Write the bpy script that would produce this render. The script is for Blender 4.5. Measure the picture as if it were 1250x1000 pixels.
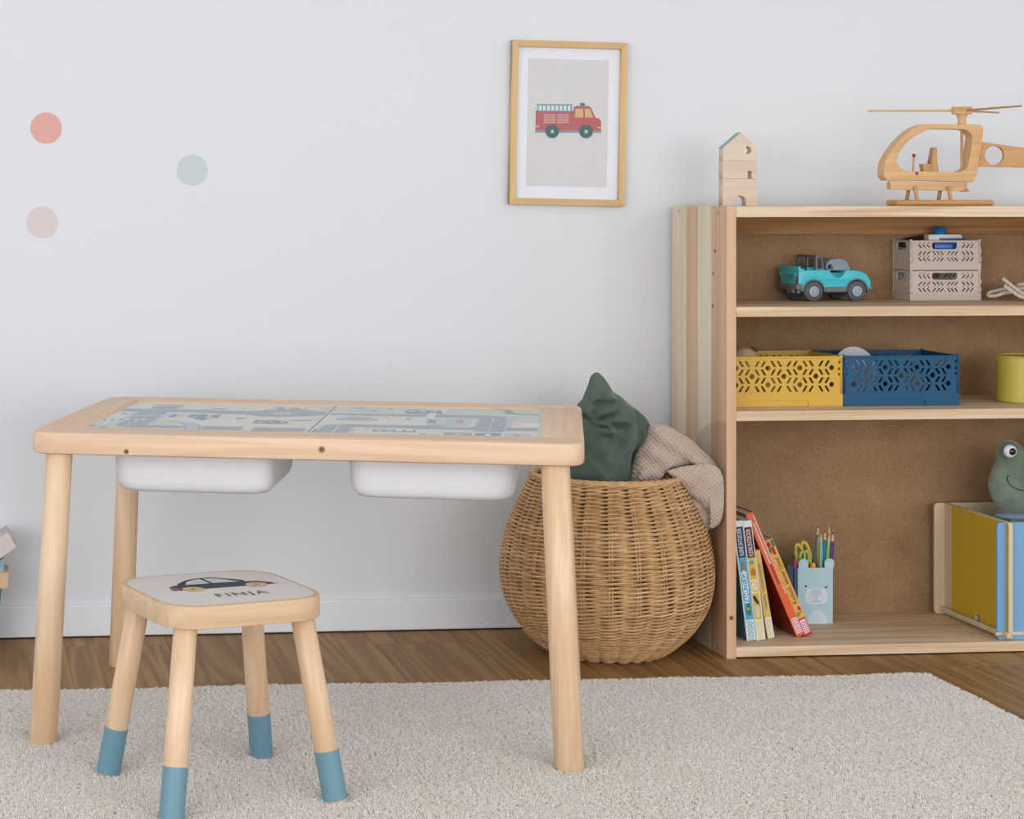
import bpy, bmesh, math, random
from mathutils import Vector, Matrix, Euler, noise
from mathutils.geometry import tessellate_polygon
random.seed(7)
PI = math.pi
C = bpy.context.scene.collection
for o in list(bpy.data.objects): bpy.data.objects.remove(o, do_unlink=True)

# ------------------------------------------------------------------ camera, world, lights
# world frame, metres: back wall is the plane Y=0, X runs along it, Z up. Helpers below take centimetres.
CAM_D, CAM_H, YAW, FPX, PCX, HOR = 395.2, 83.44, 0.095, 2521.6, 197.8, 245.5
cam_d = bpy.data.cameras.new('camera'); cam = bpy.data.objects.new('camera', cam_d); C.objects.link(cam)
cam.location = (0, -CAM_D*0.01, CAM_H*0.01); cam.rotation_euler = (PI/2, 0, -YAW)
cam_d.sensor_width = 36; cam_d.lens = FPX/1250*36
cam_d.shift_x = (625-PCX)/1250; cam_d.shift_y = -(500-HOR)/1250
cam_d.clip_start = 0.05; cam_d.clip_end = 50
sc = bpy.context.scene; sc.camera = cam
sc.view_settings.view_transform = 'Standard'; sc.view_settings.look = 'None'
sc.view_settings.exposure = 0.0; sc.view_settings.gamma = 1.0; sc.view_settings.use_curve_mapping = False
w = bpy.data.worlds.new('daylight'); sc.world = w; w.use_nodes = True
bg = w.node_tree.nodes['Background']; bg.inputs[0].default_value = (0.84, 0.91, 1.0, 1); bg.inputs[1].default_value = 1.4
def area(name, loc, target, sx, sy, power, col):
    d = bpy.data.lights.new(name, 'AREA'); d.shape = 'RECTANGLE'; d.size = sx; d.size_y = sy; d.energy = power; d.color = col
    o = bpy.data.objects.new(name, d); C.objects.link(o); o.location = loc
    o.rotation_euler = (Vector(target)-Vector(loc)).to_track_quat('-Z', 'Y').to_euler()
    return o
area('window_light_right', (2.3, -5.2, 0.95), (1.0, -0.3, 0.35), 3.2, 1.8, 64, (1.0, 0.965, 0.92))
area('window_light_left', (-1.9, -4.4, 0.95), (0.8, -0.3, 0.35), 2.6, 1.8, 54, (0.98, 0.985, 1.0))

# ------------------------------------------------------------------ materials
def lin(h):
    if isinstance(h, str):
        h = h.lstrip('#'); v = [int(h[i:i+2], 16)/255 for i in (0, 2, 4)]
    else: v = [x/255 for x in h]
    return tuple((x/12.92 if x <= 0.04045 else ((x+0.055)/1.055)**2.4) for x in v)+(1,)
class N:
    def __init__(s, name):
        s.m = bpy.data.materials.new(name); s.m.use_nodes = True; s.t = s.m.node_tree
        s.b = s.t.nodes['Principled BSDF']
    def n(s, typ, **kw):
        nd = s.t.nodes.new(typ)
        for k, v in kw.items(): setattr(nd, k, v)
        return nd
    def l(s, a, b): s.t.links.new(a, b)
    def math(s, op, a, b=None):
        nd = s.n('ShaderNodeMath', operation=op)
        for i, v in enumerate((a, b)):
            if v is None: continue
            if isinstance(v, (int, float)): nd.inputs[i].default_value = v
            else: s.l(v, nd.inputs[i])
        return nd.outputs[0]
    def mix(s, f, a, b, blend='MIX'):
        nd = s.n('ShaderNodeMix', data_type='RGBA', blend_type=blend)
        for i, v in ((0, f), (6, a), (7, b)):
            if isinstance(v, (int, float, tuple)): nd.inputs[i].default_value = v
            else: s.l(v, nd.inputs[i])
        return nd.outputs[2]
    def ramp(s, f, stops):
        nd = s.n('ShaderNodeValToRGB'); e = nd.color_ramp.elements
        while len(e) < len(stops): e.new(0.5)
        for i, (p, c) in enumerate(stops): e[i].position = p; e[i].color = c
        s.l(f, nd.inputs[0]); return nd.outputs[0]
    def noise(s, vec, scale, detail=3, rough=0.5, dist=0.0):
        nd = s.n('ShaderNodeTexNoise'); nd.inputs['Scale'].default_value = scale; nd.inputs['Detail'].default_value = detail
        nd.inputs['Roughness'].default_value = rough; nd.inputs['Distortion'].default_value = dist
        if vec is not None: s.l(vec, nd.inputs['Vector'])
        return nd.outputs[0]
    def coord(s, scale=(1, 1, 1), rand=True, rot=(0, 0, 0)):
        tc = s.n('ShaderNodeTexCoord'); mp = s.n('ShaderNodeMapping'); mp.inputs['Scale'].default_value = scale
        mp.inputs['Rotation'].default_value = rot
        s.l(tc.outputs['Object'], mp.inputs[0])
        if rand:
            oi = s.n('ShaderNodeObjectInfo'); r = s.math('MULTIPLY', oi.outputs['Random'], 37.0)
            cb = s.n('ShaderNodeCombineXYZ'); s.l(r, cb.inputs[0]); s.l(r, cb.inputs[1]); s.l(r, cb.inputs[2])
            s.l(cb.outputs[0], mp.inputs['Location'])
        return mp.outputs[0]
    def bump(s, h, strength, dist=0.001):
        nd = s.n('ShaderNodeBump'); nd.inputs['Strength'].default_value = strength; nd.inputs['Distance'].default_value = dist
        s.l(h, nd.inputs['Height']); s.l(nd.outputs[0], s.b.inputs['Normal'])
MC = {}
def plain(col, rough=0.6, spec=0.3, name=None, metal=0.0, nz=0.0, sheen=0.0):
    key = (col, rough, spec, metal, nz, sheen)
    if key in MC: return MC[key]
    q = N(name or 'paint'); c = lin(col)
    q.b.inputs['Roughness'].default_value = rough; q.b.inputs['Specular IOR Level'].default_value = spec
    q.b.inputs['Metallic'].default_value = metal
    v = q.noise(q.coord((60, 60, 60)), 1.0, 4)
    dk = tuple(x*0.93 for x in c[:3])+(1,)
    q.l(q.mix(v, dk, c), q.b.inputs['Base Color'])
    if nz: q.bump(q.noise(q.coord((400, 400, 400)), 1.0, 4), nz, 0.0006)
    if sheen: q.b.inputs['Sheen Weight'].default_value = sheen
    MC[key] = q.m; return q.m
def wood(name, c1, c2, axis='X', rough=0.5, k=1.0, knots=(), c3=None, spec=0.3, ring=14.0, var=0.06):
    q = N(name); st = {'X': (2.2, 48, 48), 'Y': (48, 2.2, 48), 'Z': (48, 48, 2.2)}[axis]
    st = tuple(x*k for x in st)
    v = q.coord(st)
    n1 = q.noise(v, 0.55, 2, 0.45, 0.3)
    rings = q.math('SINE', q.math('MULTIPLY', n1, ring*PI))
    rings = q.math('ADD', q.math('MULTIPLY', rings, 0.5), 0.5)
    fib = q.noise(q.coord(tuple((x*7 if x > 5*k else x*2.0) for x in st)), 1.0, 4, 0.6)
    f = q.math('ADD', q.math('MULTIPLY', rings, 0.34), q.math('MULTIPLY', fib, 0.66))
    col = q.ramp(f, [(0.18, lin(c2)), (0.75, lin(c1))])
    big = q.noise(q.coord(tuple(x*0.25 for x in st)), 1.0, 2)
    col = q.mix(q.math('MULTIPLY', big, 0.5), col, lin(c3 or c2))
    oi = q.n('ShaderNodeObjectInfo'); hv = q.n('ShaderNodeHueSaturation')
    q.l(q.math('ADD', 1.0-var/2, q.math('MULTIPLY', oi.outputs['Random'], var)), hv.inputs['Value']); q.l(col, hv.inputs['Color'])
    col = hv.outputs[0]
    if knots:
        tc = q.n('ShaderNodeTexCoord')
        for (x, y, z, r) in knots:
            d = q.n('ShaderNodeVectorMath', operation='DISTANCE'); q.l(tc.outputs['Object'], d.inputs[0]); d.inputs[1].default_value = (x*.01, y*.01, z*.01)
            e = q.math('DIVIDE', d.outputs['Value'], r*.01)
            col = q.mix(q.ramp(e, [(0.45, (1, 1, 1, 1)), (1.0, (0, 0, 0, 1))]), col, lin('#6b4a33'))
    q.l(col, q.b.inputs['Base Color']); q.b.inputs['Roughness'].default_value = rough
    q.b.inputs['Specular IOR Level'].default_value = spec
    q.bump(f, 0.15, 0.0005)
    return q.m

# ------------------------------------------------------------------ mesh helpers (centimetres in, metres out)
S = 0.01
def link(name, me, mat=None, parent=None, smooth=None, kind=None, label=None):
    if isinstance(me, bmesh.types.BMesh):
        b = me; me = bpy.data.meshes.new(name); bmesh.ops.recalc_face_normals(b, faces=b.faces); b.to_mesh(me); b.free()
        me.transform(Matrix.Scale(S, 4))
    o = bpy.data.objects.new(name, me); C.objects.link(o)
    if mat is not None:
        for m in (mat if isinstance(mat, (list, tuple)) else [mat]): me.materials.append(m)
    if parent is not None: o.parent = parent
    if smooth is not None:
        me.polygons.foreach_set('use_smooth', [True]*len(me.polygons))
        if smooth < 180: me.set_sharp_from_angle(angle=math.radians(smooth))
    if kind: o['kind'] = kind
    if label: o['label'] = label
    return o
def pieces(name, b, mat, parent, smooth=None, label=None):
    """one object per separate piece of the mesh b"""
    left = set(b.verts); out = []
    while left:
        v = left.pop(); comp = {v}; st_ = [v]
        while st_:
            for e in st_.pop().link_edges:
                for u in e.verts:
                    if u not in comp: comp.add(u); st_.append(u)
        left -= comp; c = bmesh.new(); mp = {u: c.verts.new(u.co) for u in comp}
        for f in {f for u in comp for f in u.link_faces}: c.faces.new([mp[u] for u in f.verts])
        out.append(link(name, c, mat, parent, smooth, label=label))
    b.free(); return out
def thing(name, label, cat, loc=(0, 0, 0), rotz=0, group=None):
    o = bpy.data.objects.new(name, None); C.objects.link(o); o.empty_display_size = 0.02
    o.location = Vector(loc)*S; o.rotation_euler = (0, 0, rotz); o['label'] = label; o['category'] = cat
    if group: o['group'] = group
    return o
def tag(o, label, cat, group=None):
    o['label'] = label; o['category'] = cat
    if group: o['group'] = group
    return o
def box(x0, x1, y0, y1, z0, z1, bev=0.0, seg=2, bm=None):
    b = bmesh.new()
    bmesh.ops.create_cube(b, size=1)
    for v in b.verts: v.co = Vector(((x0+x1)/2+v.co.x*(x1-x0), (y0+y1)/2+v.co.y*(y1-y0), (z0+z1)/2+v.co.z*(z1-z0)))
    if bev: bmesh.ops.bevel(b, geom=list(b.edges), offset=bev, segments=seg, affect='EDGES', profile=0.5)
    if bm is not None: merge(bm, b); return bm
    return b
def merge(dst, src):
    me = bpy.data.meshes.new('t'); src.to_mesh(me); src.free(); dst.from_mesh(me); bpy.data.meshes.remove(me)
def xf(b, m):
    b.transform(m); return b
def roundpoly(pts, r, seg=6):
    """round the corners of a closed polygon; r may be a number or a list"""
    n = len(pts); out = []
    for i in range(n):
        p0, p1, p2 = Vector(pts[i-1]), Vector(pts[i]), Vector(pts[(i+1) % n])
        rr = r[i] if isinstance(r, (list, tuple)) else r
        a, c = p0-p1, p2-p1
        if rr <= 0: out.append(tuple(p1)); continue
        ang = a.angle(c)
        t = min(rr/math.tan(ang/2), a.length*0.49, c.length*0.49)
        s, e = p1+a.normalized()*t, p1+c.normalized()*t
        for k in range(seg+1):
            u = k/seg; out.append(tuple(s*(1-u)**2+p1*2*u*(1-u)+e*u*u))
    return out
def smoothpoly(pts, per=6, closed=True):
    """Catmull-Rom through the points"""
    n = len(pts); out = []; P = [Vector(p) for p in pts]
    rng = range(n) if closed else range(n-1)
    for i in rng:
        if closed: a, b, c, d = P[i-1], P[i], P[(i+1) % n], P[(i+2) % n]
        else: a, b, c, d = P[max(i-1, 0)], P[i], P[i+1], P[min(i+2, n-1)]
        for k in range(per):
            t = k/per
            out.append(0.5*((2*b)+(c-a)*t+(2*a-5*b+4*c-d)*t*t+(3*b-a-3*c+d)*t**3))
    if not closed: out.append(P[-1])
    return out
def circ(x, y, r, n=24, a0=0, a1=2*PI, rx=None):
    full = abs(a1-a0-2*PI) < 1e-6
    m = n if full else n+1
    return [(x+(rx or r)*math.cos(a0+(a1-a0)*k/n), y+r*math.sin(a0+(a1-a0)*k/n)) for k in range(m)]
def plate(outer, holes=(), t=1.0, bev=0.0, frame='XZ', at=0.0, bm=None):
    """extruded outline with holes. frame 'XZ': outline in x,z, thickness from y=at to at+t; 'XY': thickness in z; 'YZ': thickness in x"""
    cu = bpy.data.curves.new('t', 'CURVE'); cu.dimensions = '2D'; cu.fill_mode = 'BOTH'; cu.extrude = max(t/2-bev, 1e-4); cu.bevel_depth = bev; cu.bevel_resolution = 1
    if bev: cu.offset = -bev
    for pl in [outer]+list(holes):
        sp = cu.splines.new('POLY'); sp.points.add(len(pl)-1)
        for q, p in zip(sp.points, pl): q.co = (p[0], p[1], 0, 1)
        sp.use_cyclic_u = True
    ob = bpy.data.objects.new('t', cu); me = bpy.data.meshes.new_from_object(ob)
    b = bmesh.new(); b.from_mesh(me); bpy.data.objects.remove(ob); bpy.data.curves.remove(cu); bpy.data.meshes.remove(me)
    bmesh.ops.remove_doubles(b, verts=b.verts, dist=1e-4)
    if frame == 'XZ': M = Matrix(((1, 0, 0, 0), (0, 0, 1, at+t/2), (0, 1, 0, 0), (0, 0, 0, 1)))
    elif frame == 'XY': M = Matrix.Translation((0, 0, at+t/2))
    else: M = Matrix(((0, 0, 1, at+t/2), (1, 0, 0, 0), (0, 1, 0, 0), (0, 0, 0, 1)))
    b.transform(M)
    if bm is not None: merge(bm, b); return bm
    return b
def cyl(p0, p1, r0, r1=None, n=24, bev=0.0, bm=None):
    r1 = r0 if r1 is None else r1
    p0, p1 = Vector(p0), Vector(p1); d = p1-p0; L = d.length
    prof = [(0, 0), (r0-bev, 0), (r0, bev), (r1, L-bev), (r1-bev, L), (0, L)] if bev else [(0, 0), (r0, 0), (r1, L), (0, L)]
    return lathe(prof, n, Matrix.Translation(p0) @ d.to_track_quat('Z', 'Y').to_matrix().to_4x4(), bm)
def lathe(prof, n=32, M=None, bm=None):
    b = bmesh.new(); rings = []
    for (r, z) in prof:
        rings.append([b.verts.new((0, 0, z))] if r < 1e-6 else [b.verts.new((r*math.cos(2*PI*k/n), r*math.sin(2*PI*k/n), z)) for k in range(n)])
    for A, B in zip(rings, rings[1:]):
        for k in range(n):
            a = [A[k % len(A)], A[(k+1) % len(A)], B[(k+1) % len(B)], B[k % len(B)]]
            f = []
            for v in a:
                if v not in f: f.append(v)
            if len(f) >= 3: b.faces.new(f)
    if M is not None: b.transform(M)
    if bm is not None: merge(bm, b); return bm
    return b
def tube(path, r, n=8, closed=False, bm=None, cap=True):
    P = [Vector(p) for p in path]; m = len(P); own = bm is None
    b = bm or bmesh.new(); rings = []
    up = Vector((0, 0, 1))
    for i in range(m):
        t = (P[(i+1) % m]-P[i-1]) if closed else (P[min(i+1, m-1)]-P[max(i-1, 0)])
        t.normalize(); a = t.cross(up)
        if a.length < 0.05: a = t.cross(Vector((0, 1, 0)))
        a.normalize(); c = a.cross(t)
        rr = r[i] if isinstance(r, (list, tuple)) else r
        rings.append([b.verts.new(P[i]+a*rr*math.cos(2*PI*k/n)+c*rr*math.sin(2*PI*k/n)) for k in range(n)])
    for i in range(m if closed else m-1):
        A, B = rings[i], rings[(i+1) % m]
        for k in range(n): b.faces.new((A[k], A[(k+1) % n], B[(k+1) % n], B[k]))
    if cap and not closed: b.faces.new(rings[0]); b.faces.new(rings[-1])
    return b
def ball(c, r, n=3, sc=(1, 1, 1), bm=None):
    b = bmesh.new(); bmesh.ops.create_icosphere(b, subdivisions=n, radius=1)
    for v in b.verts: v.co = Vector((c[0]+v.co.x*r*sc[0], c[1]+v.co.y*r*sc[1], c[2]+v.co.z*r*sc[2]))
    if bm is not None: merge(bm, b); return bm
    return b
def puff(outline, ctr, y, t, p=2.6, rings=26, per=8, disp=None, q=0.55, back=1.0, smoothed=True):
    """closed stuffed form from an outline in x,z bulging in y; disp(x,z,side,r) adds to the bulge"""
    O_ = smoothpoly(outline, per) if smoothed else [Vector(v) for v in outline]
    n = len(O_); b = bmesh.new(); c = Vector(ctr)
    def side(sg):
        L = [[b.verts.new((c.x, y+sg*(t if sg < 0 else t*back)+(disp(c.x, c.y, sg, 0) if disp else 0), c.y))]]
        for i in range(1, rings):
            r = i/rings; r = 1-(1-r)**1.6; row = []
            for v in O_:
                x, z = c.x+(v.x-c.x)*r, c.y+(v.y-c.y)*r
                hgt = (t if sg < 0 else t*back)*(max(0, 1-r**p))**q
                yy = y+sg*hgt+(disp(x, z, sg, r)*min(1, (1-r)*6) if disp else 0)
                row.append(b.verts.new((x, yy, z)))
            L.append(row)
        return L
    F, K = side(-1), side(1)
    rim = [b.verts.new((v.x, y, v.y)) for v in O_]
    for L in (F, K):
        L = L+[rim]
        for k in range(n): b.faces.new((L[0][0], L[1][k], L[1][(k+1) % n]))
        for A, B in zip(L[1:], L[2:]):
            for k in range(n): b.faces.new((A[k], A[(k+1) % n], B[(k+1) % n], B[k]))
    return b
def text(s, size, M, name='text', mat=None, parent=None, align='CENTER', squash=1.0, bold=0.0, space=1.0):
    cu = bpy.data.curves.new('t', 'FONT'); cu.body = s; cu.size = size; cu.align_x = align; cu.align_y = 'CENTER'; cu.offset = bold; cu.space_character = space; cu.resolution_u = 3
    ob = bpy.data.objects.new('t', cu); me = bpy.data.meshes.new_from_object(ob)
    bpy.data.objects.remove(ob); bpy.data.curves.remove(cu)
    me.transform(Matrix.Diagonal((squash, 1, 1, 1))); me.transform(M); me.transform(Matrix.Scale(S, 4)); me.name = name
    return link(name, me, mat, parent)
class Print:
    """flat print: coloured polygons lying on a face, one mesh; each polygon a hair above the last"""
    def __init__(s, M, eps=0.004): s.b = bmesh.new(); s.M = M; s.m = []; s.e = eps; s.k = 0
    def poly(s, pts, col, z=None):
        if col not in s.m: s.m.append(col)
        s.k += 1; zz = s.e*s.k if z is None else z
        P2 = [(p[0], p[1]) for p in pts]; P2 = [p for i, p in enumerate(P2) if math.dist(p, P2[i-1]) > 1e-4]
        if sum(P2[i-1][0]*p[1]-p[0]*P2[i-1][1] for i, p in enumerate(P2)) < 0: P2.reverse()
        b = s.b; vs = [b.verts.new(s.M @ Vector((p[0], p[1], zz))) for p in P2]
        tris = [tuple(range(len(vs)))] if len(vs) <= 4 else tessellate_polygon([[Vector((p[0], p[1], 0)) for p in P2]])
        for t in tris:
            if len(t) == 3:
                (ax, ay), (bx, by), (cx, cy) = (P2[i] for i in t); ar = (bx-ax)*(cy-ay)-(cx-ax)*(by-ay)
                if abs(ar) < 1e-8: continue
                if ar < 0: t = t[::-1]
            f = b.faces.new([vs[i] for i in t]); f.material_index = s.m.index(col)
        return s
    def rect(s, x0, x1, y0, y1, col): return s.poly([(x0, y0), (x1, y0), (x1, y1), (x0, y1)], col)
    def line(s, pts, wd, col):
        for a, c in zip(pts, pts[1:]):
            a, c = Vector(a), Vector(c); d = (c-a)
            if d.length < 1e-5: continue
            d.normalize(); nrm = Vector((-d.y, d.x))*wd/2; s.k -= 1
            s.poly([a+nrm-d*wd*.2, a-nrm-d*wd*.2, c-nrm+d*wd*.2, c+nrm+d*wd*.2], col)
        s.k += 1
    def done(s, name, parent, label=None):
        me = bpy.data.meshes.new(name)
        s.b.to_mesh(me); s.b.free(); me.transform(Matrix.Scale(S, 4))
        return link(name, me, [plain(c, 0.6, 0.25, 'print_ink') for c in s.m], parent, label=label)
FRONT = Matrix(((1, 0, 0, 0), (0, 0, -1, 0), (0, 1, 0, 0), (0, 0, 0, 1)))     # local x,y -> X,Z, facing -Y
def copy_tree(o, parent=None):
    c = o.copy(); C.objects.link(c); c.parent = parent
    for ch in list(o.children): copy_tree(ch, c)
    return c
def at(x, y, Y):
    """reference measurement -> point (X, Z) on the plane at depth Y (cm)"""
    cs, sn = math.cos(YAW), math.sin(YAW); a = (x-PCX)/FPX; t = (Y+CAM_D)/(-sn*a+cs)
    return ((cs*a+sn)*t, CAM_H-(y-HOR)/FPX*t)

# ------------------------------------------------------------------ setting
wall_m = N('wall_plaster'); wall_m.b.inputs['Base Color'].default_value = lin('#dadce0'); wall_m.b.inputs['Roughness'].default_value = 0.7
wall_m.bump(wall_m.noise(wall_m.coord((90, 90, 90), rand=False), 1.0, 5, 0.6), 0.35, 0.0012); wall_m = wall_m.m
trim_m = plain('#e6e8ec', 0.35, 0.45, 'white_trim_paint')
link('wall_back', box(-330, 460, 0, 8, -6, 260), wall_m, kind='structure')
bbm = box(-330, 460, -1.1, 0, 0.25, 6.25, 0.25)
link('baseboard_back', bbm, trim_m, kind='structure')
link('baseboard_gap_shade', box(-330, 460, -0.9, -0.02, 0.02, 0.26), plain('#3a2f2c', 0.8, 0.1, 'shadow_gap_strip'), kind='structure')  # dark strip painted as the shade in the gap below the baseboard
link('ceiling', box(-330, 460, -640, 8, 260, 266), plain('#eeeeec', 0.8, 0.1, 'ceiling_paint'), kind='structure')
floor_o = link('floor', box(-330, 460, -640, 0, -6, -0.9), plain('#4a3c30', 0.9, 0.1, 'subfloor'), kind='structure')
plank_m = wood('oak_floor', '#b38d5b', '#7c5a31', 'Y', 0.5, 0.45, c3='#7c5c35', spec=0.2, ring=16, var=0.24)
pw = 19.3; px0 = 76.5-pw*16
base_me = {}
random.seed(3)
for i in range(30):
    xa = px0+i*pw
    if xa > 455: break
    off = random.choice([14, 40, 62, 88, 108])
    off = {16: 11.5, 13: 8}.get(i, off)
    yb = 0.0; first = True
    while yb > -330:
        L = off if first else 128
        first = False
        key = L
        if key not in base_me:
            me = bpy.data.meshes.new('floor_plank'); b = box(0.02, pw-0.02, -L+0.02, -0.02, -0.88, 0, 0.035, 1); b.to_mesh(me); b.free(); me.transform(Matrix.Scale(S, 4)); me.materials.append(plank_m); base_me[key] = me
        o = bpy.data.objects.new('plank', base_me[key]); C.objects.link(o); o.parent = floor_o; o.location = (xa*S, yb*S, 0)
        yb -= L

# ------------------------------------------------------------------ rug with pile
rug_m = N('rug_base'); rug_m.b.inputs['Base Color'].default_value = lin('#d9cdc0'); rug_m.b.inputs['Roughness'].default_value = 0.95; rug_m = rug_m.m
RX0, RX1, RY0, RY1 = -75.0, 167.2, -250.0, -46.0
def rug_h(x, y):
    v = noise.noise(Vector((x*0.035, y*0.05, 0)))*0.35+noise.noise(Vector((x*0.09, y*0.12, 4)))*0.22
    return 0.55+v*0.85
def rug_skew(x): return (x-5)*-0.018          # far edge is not quite parallel to the wall
b = bmesh.new(); nx, ny = 160, 110; G = []
for j in range(ny+1):
    row = []
    for i in range(nx+1):
        x = RX0+(RX1-RX0)*i/nx; u = j/ny; y = RY0+(RY1-RY0)*u+rug_skew(x)*u
        ed = min(i, nx-i, j, ny-j)
        row.append(b.verts.new((x, y, rug_h(x, y) if ed else 0.15)))
    G.append(row)
for j in range(ny):
    for i in range(nx): b.faces.new((G[j][i], G[j][i+1], G[j+1][i+1], G[j+1][i]))
edge = G[0]+[r[-1] for r in G[1:]]+G[-1][-2::-1]+[r[0] for r in G[-2:0:-1]]
low = [b.verts.new((v.co.x, v.co.y, 0.01)) for v in edge]
for k in range(len(edge)): b.faces.new((edge[k], low[k], low[(k+1) % len(edge)], edge[(k+1) % len(edge)]))
b.faces.new(low)
rug = link('rug', b, rug_m, smooth=50)
tag(rug, 'pale grey-beige short pile rug lying on the wooden floor under the small table and stool', 'rug')
# pile surface: one grid carrying geometry-node tufts
tuft_m = N('rug_yarn'); oi = tuft_m.n('ShaderNodeObjectInfo')
tuft_m.l(tuft_m.ramp(oi.outputs['Random'], [(0.0, lin('#dbd2c8')), (0.3, lin('#e7dfd6')), (0.8, lin('#ede6df')), (1.0, lin('#f4f0ea'))]), tuft_m.b.inputs['Base Color'])
tuft_m.b.inputs['Roughness'].default_value = 0.9; tuft_m.b.inputs['Sheen Weight'].default_value = 0.25; tuft_m.b.inputs['Specular IOR Level'].default_value = 0.15; tuft_m = tuft_m.m
def tuft_object():
    b = bmesh.new(); rnd = random.Random(5)
    for k in range(5):
        a = 2*PI*k/5+rnd.random(); lean = 0.08+0.12*rnd.random(); r = 0.07
        p = [Vector((0.05*math.cos(a), 0.05*math.sin(a), -0.25)), Vector((0.09*math.cos(a), 0.09*math.sin(a), 0.15)), Vector((lean*1.6*math.cos(a+.5), lean*1.6*math.sin(a+.5), 0.40+0.1*rnd.random()))]
        tube(p, [r, r*1.15, r*0.5], 4, bm=b, cap=True)
    me = bpy.data.meshes.new('yarn_tuft'); b.to_mesh(me); b.free(); me.transform(Matrix.Scale(S, 4)); me.materials.append(tuft_m)
    return bpy.data.objects.new('yarn_tuft', me)
tuft = tuft_object()                                     # not linked: only the node tree uses it
b = bmesh.new(); VX0, VX1, VY0 = -60.0, RX1+0.2, -175.0; G = []; nx, ny = 114, 65
for j in range(ny+1):
    row = []
    for i in range(nx+1):
        x = VX0+(VX1-VX0)*i/nx; u = j/ny; full = (VY0-RY0)/(RY1-RY0); uu = full+(1-full)*u; y = VY0+(RY1+0.3-VY0)*u+rug_skew(x)*uu
        row.append(b.verts.new((x, y, rug_h(x, y)+0.02)))
    G.append(row)
for j in range(ny):
    for i in range(nx): b.faces.new((G[j][i], G[j][i+1], G[j+1][i+1], G[j+1][i]))
pile = link('pile', b, rug_m, rug, kind='stuff')
ng = bpy.data.node_groups.new('pile_nodes', 'GeometryNodeTree')
ng.interface.new_socket('Geometry', in_out='INPUT', socket_type='NodeSocketGeometry'); ng.interface.new_socket('Geometry', in_out='OUTPUT', socket_type='NodeSocketGeometry')
gi = ng.nodes.new('NodeGroupInput'); go = ng.nodes.new('NodeGroupOutput')
dp = ng.nodes.new('GeometryNodeDistributePointsOnFaces'); dp.inputs['Density'].default_value = 125000
ip = ng.nodes.new('GeometryNodeInstanceOnPoints'); ob = ng.nodes.new('GeometryNodeObjectInfo'); ob.inputs[0].default_value = tuft; ob.inputs['As Instance'].default_value = True
rv = ng.nodes.new('FunctionNodeRandomValue'); rv.data_type = 'FLOAT_VECTOR'; rv.inputs[0].default_value = (-0.3, -0.3, 0); rv.inputs[1].default_value = (0.3, 0.3, 6.28)
rs = ng.nodes.new('FunctionNodeRandomValue'); rs.data_type = 'FLOAT'; rs.inputs[2].default_value = 0.6; rs.inputs[3].default_value = 1.1
jn = ng.nodes.new('GeometryNodeJoinGeometry')
L = ng.links.new
L(gi.outputs[0], dp.inputs[0]); L(dp.outputs['Points'], ip.inputs['Points']); L(ob.outputs['Geometry'], ip.inputs['Instance'])
e2r = ng.nodes.new('FunctionNodeEulerToRotation'); L(rv.outputs[0], e2r.inputs[0]); L(e2r.outputs[0], ip.inputs['Rotation']); L(rs.outputs[1], ip.inputs['Scale'])
L(ip.outputs[0], jn.inputs[0]); L(jn.outputs[0], go.inputs[0])
md = pile.modifiers.new('pile', 'NODES'); md.node_group = ng

# ------------------------------------------------------------------ play table
pine_t = dict(c1='#e6cbb0', c2='#d3ae8c', c3='#d9b393')
front_m = wood('pine_rail', axis='X', knots=((-26.2, -29.2, 45.6, 0.5), (3.4, -29.2, 46.6, 0.62)), rough=0.45, ring=8, **pine_t)
side_m = wood('pine_side', axis='Y', rough=0.45, ring=8, **pine_t)
leg_m = wood('pine_leg', '#e8ceb0', '#d2aa82', 'Z', 0.45, 0.9, c3='#d6b08a', ring=8, var=0.05)
TX, TY, TR = 57.6, -63.7, -0.287
tb = thing('play_table', 'low pine play table with a printed road map set into its top', 'table', (TX, TY, 0), TR)
zt, zb = 48.3, 44.9
HU, HV, VF, VB, MU = 41.6, 29.2, -21.2, 22.6, 35.2
def rail(pts, radii, z0, z1, bev=0.55): return plate(roundpoly(pts, radii), (), z1-z0, bev, 'XY', z0)
link('front_rail', rail([(-HU, -HV), (HU, -HV), (HU, VF), (-HU, VF)], [5, 5, 0.9, 0.9], zb, zt), front_m, tb, 40)
link('back_rail', rail([(-HU, VB), (HU, VB), (HU, HV), (-HU, HV)], [0.9, 0.9, 5, 5], zb, zt), front_m, tb, 40)
link('side_rail', box(-HU+.02, -MU, VF-1.6, VB+1.6, zb+.02, zt-.01, 0.3), side_m, tb, 40)
link('side_rail', box(MU, HU-.02, VF-1.6, VB+1.6, zb+.02, zt-.01, 0.3), side_m, tb, 40)
link('inlay_board', box(-MU, -0.12, VF, VB, zt-1.6, zt-0.35), plain('#d9d8d2', 0.5, 0.35, 'mat_board'), tb)
link('inlay_board', box(0.12, MU, VF, VB, zt-1.6, zt-0.35), plain('#d9d8d2', 0.5, 0.35, 'mat_board'), tb)
legs = []
def taper_leg(foot, top, r0, r1, name, parent, mat, label=None):
    b = cyl(foot, top, r0, r1, 32, 0.18)
    return link(name, b, mat, parent, 50, label=label)
for su, sv in ((1, -1), (-1, -1), (-1, 1), (1, 1)):
    zf = 0.55 if sv < 0 else 0.02
    f = (su*39.4, sv*28.2, zf); t = (su*37.3, sv*26.1, zb+0.2)
    taper_leg(f, t, 2.15, 2.02, 'leg', tb, leg_m)
ink = {'road': '#b0b8c1', 'lblue': '#c5ced5', 'white': '#e4e4e0', 'green': '#ced5ce', 'dark': '#a0aab4', 'red': '#c9aeae', 'yellow': '#d3cbb8', 'tan': '#d5d1c6'}
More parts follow.
